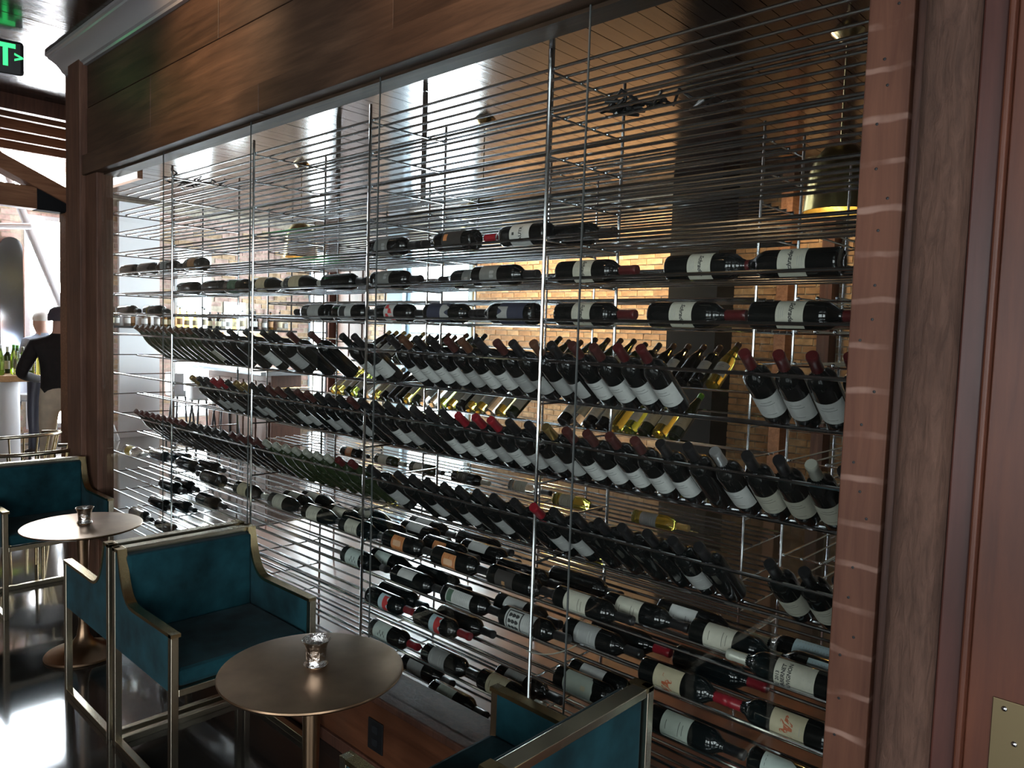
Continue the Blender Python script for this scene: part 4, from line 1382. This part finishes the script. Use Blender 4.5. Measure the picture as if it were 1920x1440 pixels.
def make_stool(loc, rz, label):
    t = empty('bar_stool', loc, rz)
    MB().lathe([(0.0001, 0.68), (0.17, 0.68), (0.20, 0.70), (0.205, 0.735), (0.19, 0.765), (0.0001, 0.77)], 24).build('seat', 'stool_seat', t, smooth=40)
    arc = []
    m = MB()
    for i in range(13):
        a = R(-75 + 150 * i / 12)
        for r_, z_ in ((0.205, 0.74), (0.205, 1.0), (0.165, 1.0), (0.165, 0.74)):
            m.v.append((r_ * math.cos(a), r_ * math.sin(a), z_))
    for i in range(12):
        for q in range(4):
            j = (q + 1) % 4
            m.f.append((4 * i + q, 4 * i + j, 4 * i + 4 + j, 4 * i + 4 + q))
    m.f += [(0, 1, 2, 3), (51, 50, 49, 48)]
    m.build('backrest', 'stool_seat', t, smooth=40)
    for q in range(4):
        a = R(45 + 90 * q)
        MB().tube([(0.13 * math.cos(a), 0.13 * math.sin(a), 0.68), (0.21 * math.cos(a), 0.21 * math.sin(a), 0.0)], 0.014, 8).build('leg', 'navy_leg', t, smooth=50)
    ring = [(0.18 * math.cos(2 * PI * q / 20), 0.18 * math.sin(2 * PI * q / 20), 0.25) for q in range(21)]
    MB().tube(ring, 0.009, 6, caps=False).build('foot_ring', 'chrome', t, smooth=50)
    return tag(t, label, 'stool', 'pale bar stools')


make_stool((-10.4, 2.75, 0), R(-90), 'pale upholstered bar stool at the bar, farthest from the viewer')
make_stool((-9.75, 2.75, 0), R(-90), 'pale upholstered bar stool in the middle of the bar')
make_stool((-9.1, 2.75, 0), R(-90), 'pale upholstered bar stool at the near end of the bar')
make_stool((-10.5, 0.98, 0), R(200), 'pale bar stool behind the high table with wine bottles')

# ------------------------------------------------------------------ high table with white-wine bottles
ht = empty('high_table', (-9.75, 0.50, 0))
MB().box(-0.35, 0.35, -0.75, 0.36, 0.99, 1.06).build('table_top', 'oak_top', ht, bevel=0.006)
MB().lathe([(0.16, 0.0), (0.16, 0.99)], 28).build('pedestal', 'white_paint', ht, smooth=40)
MB().lathe([(0.0001, 0.0), (0.27, 0.0), (0.27, 0.02), (0.16, 0.03)], 28).build('foot', 'white_paint', ht, smooth=40)
tag(ht, 'high oak table on a white pedestal, crowded with wine bottles', 'table')
rw = random.Random(9)
k = 0
for yy in (-0.62, -0.48, -0.34, -0.20, -0.06, 0.08, 0.21, 0.30):
    for xx in (0.24, 0.10, -0.06):
        if rw.random() < 0.12:
            continue
        gl = rw.choice(['glass_lime', 'glass_yellow', 'glass_green', 'glass_clear', 'glass_lime'])
        nm = {'glass_lime': 'lime', 'glass_yellow': 'yellow', 'glass_green': 'dark green', 'glass_clear': 'clear'}[gl]
        k += 1
        bottle(rw.choice(['bordeaux', 'hock', 'burgundy']), gl, rw.choice(['white', 'silver', 'green', 'pale']), rw.choice(['white', 'cream', 'none']),
               Matrix.Translation((-9.75 + xx + rw.uniform(-0.02, 0.02), 0.50 + yy + rw.uniform(-0.02, 0.02), 1.06)) @ Matrix.Rotation(R(60 + rw.uniform(-30, 30)), 4, 'Z'),
               'upright %s bottle on high oak table, %s row from viewer, %s from the man' % (nm, ('first', 'second', 'third')[(0.24, 0.10, -0.06).index(xx)], ordn(8 - (-0.62, -0.48, -0.34, -0.20, -0.06, 0.08, 0.21, 0.30).index(yy))), 'white-wine bottles on the high table')


# ------------------------------------------------------------------ people
def make_person(name, loc, rz, joints, edges_, regions, label):
    """one continuous skinned body; faces are coloured by the clothing region they fall in"""
    me = bpy.data.meshes.new('person')
    names = list(joints)
    me.from_pydata([joints[n][0] for n in names], [(names.index(a), names.index(b)) for a, b in edges_], [])
    o = bpy.data.objects.new('person', me)
    COL.objects.link(o)
    sk = o.modifiers.new('skin', 'SKIN')
    sk.use_smooth_shade = True
    for i, n in enumerate(names):
        r_ = joints[n][1]
        me.skin_vertices[0].data[i].radius = r_ if isinstance(r_, tuple) else (r_, r_)
        me.skin_vertices[0].data[i].use_root = (n == 'pelvis')
    sb = o.modifiers.new('sub', 'SUBSURF')
    sb.levels = sb.render_levels = 2
    dg = bpy.context.evaluated_depsgraph_get()
    m2 = bpy.data.meshes.new_from_object(o.evaluated_get(dg))
    bpy.data.objects.remove(o)
    mats = []
    for _, mname in regions:
        if mname not in mats:
            mats.append(mname)
    m2.materials.clear()
    for mname in mats:
        m2.materials.append(MAT[mname])
    for p in m2.polygons:
        c = p.center
        for test, mname in regions:
            if test(c):
                p.material_index = mats.index(mname)
                break
        p.use_smooth = True
    b = obj('person', m2)
    b.location = loc
    b.rotation_euler = (0, 0, rz)
    return tag(b, label, 'person')


plain('skin', (0.55, 0.33, 0.25), 0.5)
plain('sweater', (0.012, 0.009, 0.009), 0.85, noise=0.3, scale=30)
plain('khaki', (0.62, 0.52, 0.39), 0.8, noise=0.12, scale=12)
plain('shirt_blue', (0.30, 0.35, 0.45), 0.8, noise=0.25, scale=18)
plain('cap_cloth', (0.07, 0.065, 0.085), 0.75)
plain('hair_white', (0.82, 0.80, 0.78), 0.7)
plain('shoe', (0.03, 0.02, 0.016), 0.5)


def standing(h, arm):
    k = h / 1.80
    J = {
        'pelvis': ((0, 0, 0.96), (0.165, 0.115)), 'waist': ((0, 0, 1.08), (0.165, 0.115)), 'chest': ((0, 0.0, 1.30), (0.185, 0.125)), 'upper': ((0, 0, 1.44), (0.150, 0.095)), 'neck': ((0, 0.01, 1.53), 0.062),
        'jaw': ((0, -0.015, 1.605), (0.068, 0.078)), 'head': ((0, -0.01, 1.69), (0.078, 0.095)), 'top': ((0, -0.005, 1.755), (0.060, 0.072)),
        'nose': ((0, -0.108, 1.655), 0.014),
        'hipl': ((0.095, 0, 0.88), 0.098), 'kneel': ((0.11, -0.02, 0.50), 0.068), 'anklel': ((0.12, 0.015, 0.10), 0.05), 'toel': ((0.135, -0.15, 0.045), 0.042),
        'hipr': ((-0.095, 0, 0.88), 0.098), 'kneer': ((-0.12, 0.02, 0.50), 0.068), 'ankler': ((-0.13, 0.05, 0.10), 0.05), 'toer': ((-0.15, -0.11, 0.045), 0.042),
        'shl': ((0.20, 0, 1.43), 0.078), 'shr': ((-0.20, 0, 1.43), 0.078),
    }
    J.update(arm)
    E_ = [('pelvis', 'waist'), ('waist', 'chest'), ('chest', 'upper'), ('upper', 'neck'), ('neck', 'jaw'), ('jaw', 'head'), ('head', 'top'), ('head', 'nose'), ('pelvis', 'hipl'), ('hipl', 'kneel'), ('kneel', 'anklel'), ('anklel', 'toel'),
          ('pelvis', 'hipr'), ('hipr', 'kneer'), ('kneer', 'ankler'), ('ankler', 'toer'), ('upper', 'shl'), ('upper', 'shr')]
    for s in 'lr':
        E_ += [('sh' + s, 'el' + s), ('el' + s, 'wr' + s), ('wr' + s, 'palm' + s)]
        x, y, z = J['palm' + s][0]
        wx, wy, wz = J['wr' + s][0]
        d = Vector((x - wx, y - wy, z - wz)).normalized()
        a = d.cross(Vector((0, 0, 1)))
        a = a.normalized() if a.length > 0.1 else Vector((1, 0, 0))
        for q, (off, ln) in enumerate(((-0.03, 0.062), (-0.01, 0.075), (0.01, 0.072), (0.03, 0.055))):
            p1 = Vector((x, y, z)) + a * off + d * ln * 0.55
            p2 = p1 + d * ln * 0.40 + Vector((0, 0, -0.018))
            J['f%s%da' % (s, q)] = (tuple(p1), 0.010)
            J['f%s%db' % (s, q)] = (tuple(p2), 0.008)
            E_ += [('palm' + s, 'f%s%da' % (s, q)), ('f%s%da' % (s, q), 'f%s%db' % (s, q))]
        p1 = Vector((wx, wy, wz)) + d * 0.04 - a * 0.042
        J['th' + s] = (tuple(p1 + d * 0.025), 0.011)
        E_.append(('palm' + s, 'th' + s))
    J = {n: (tuple(c * k for c in p), tuple(c * k for c in r_) if isinstance(r_, tuple) else r_ * k) for n, (p, r_) in J.items()}
    return J, E_


hA = 1.80
armA = {'elr': ((-0.33, 0.02, 1.17), 0.056), 'wrr': ((-0.22, -0.22, 1.10), 0.040), 'palmr': ((-0.17, -0.29, 1.105), (0.036, 0.022)),
        'ell': ((0.32, 0.02, 1.16), 0.056), 'wrl': ((0.22, -0.22, 1.10), 0.040), 'palml': ((0.17, -0.29, 1.105), (0.036, 0.022))}
JA, EA = standing(hA, armA)
regA = [(lambda c: c.z > 1.545, 'skin'), (lambda c: c.z > 1.03 and c.y < -0.235, 'skin'), (lambda c: c.z > 1.02, 'sweater'), (lambda c: c.z > 0.125, 'khaki'), (lambda c: True, 'shoe')]
pa = make_person('person', (-7.96, 0.56, 0), R(-112), JA, EA, regA, 'man seen from behind in black sweater, khaki trousers and dark cap')
m = MB()
prof = [(0.098, 1.665), (0.101, 1.69), (0.098, 1.73), (0.082, 1.772), (0.048, 1.798), (0.0001, 1.806)]
m.lathe(prof, 24)
m.prism([(0.085 * math.cos(R(200 + 140 * k / 10)), -0.055 + 0.105 * math.sin(R(200 + 140 * k / 10))) for k in range(11)] + [(0.07, -0.06), (-0.07, -0.06)], 'Z', 1.672, 1.680)
m.build('cap', 'cap_cloth', pa, smooth=50)
armB = {'elr': ((-0.30, -0.02, 1.16), 0.055), 'wrr': ((-0.20, -0.26, 1.12), 0.040), 'palmr': ((-0.16, -0.33, 1.12), (0.036, 0.022)),
        'ell': ((0.30, 0.0, 1.16), 0.055), 'wrl': ((0.20, -0.24, 1.12), 0.040), 'palml': ((0.16, -0.31, 1.12), (0.036, 0.022))}
JB, EB = standing(1.76, armB)
regB = [(lambda c: c.z > 1.50, 'skin'), (lambda c: c.z > 1.03 and c.y < -0.235, 'skin'), (lambda c: c.z > 0.98, 'shirt_blue'), (lambda c: c.z > 0.12, 'navy_leg'), (lambda c: True, 'shoe')]
pb_ = make_person('person', (-10.35, 1.04, 0), R(-60), JB, EB, regB, 'man with white hair and grey-blue shirt beyond the high table')
MB().lathe([(0.093, 1.655), (0.097, 1.68), (0.093, 1.71), (0.074, 1.745), (0.04, 1.766), (0.0001, 1.772)], 20).build('hair', 'hair_white', pb_, smooth=60)

# ------------------------------------------------------------------ cables tangled on top of the cabinet
def cable(name, c, spread, n, label, seed):
    rc = random.Random(seed)
    t = empty(name, c)
    for k in range(n):
        p = Vector((0, 0, 0))
        pts = [Vector((rc.uniform(-0.1, 0.1), rc.uniform(-0.05, 0.05), 0))]
        for q in range(14):
            pts.append(pts[-1] + Vector((rc.uniform(-1, 1) * spread, rc.uniform(-0.5, 0.5) * spread, 0)))
            pts[-1].z = abs(rc.gauss(0, 0.018)) if q % 5 else 0.0
        MB().tube(pts, 0.0055, 6).build('cable', 'black', t, smooth=60)
    return tag(t, label, 'cable', 'loose cables on the rack')


cable('cable_tangle', (-1.43, 0.36, lev(16) + 0.012), 0.07, 5, 'black cable tangle on the rack near the last glass seam', 3)
cable('cable_tangle', (-4.62, 0.36, lev(17) + 0.012), 0.07, 5, 'black cable tangle high at the corner post end', 8)
for k, (x, y) in enumerate(((-3.1, 1.9), (-4.3, 1.9), (-5.4, 1.9))):
    so_ = empty('strut_channel', (x, y, 2.60))
    MB().box(-0.014, 0.014, -0.014, -0.010, 0, CEIL - 2.60).box(-0.014, -0.011, -0.010, 0.014, 0, CEIL - 2.60).box(0.011, 0.014, -0.010, 0.014, 0, CEIL - 2.60).build('channel', 'rod_steel', so_)
    tag(so_, 'steel strut from rack top to ceiling, %s from the right' % ordn((1, 2, 3)[k]), 'strut', 'ceiling struts')

# the cord that loops behind the near glass seam
tag(MB().tube([(-1.625 + 0.21 * k / 12, 0.165, 0.655 - 0.045 + 0.085 * (k / 12) ** 2) for k in range(13)], 0.0022, 6).build('loop_cord', 'cap_pale', smooth=60), 'thin grey cord sagging from the rack post near the engraving label', 'cord')
print('bottles', NB[0], 'objects', len(bpy.data.objects))
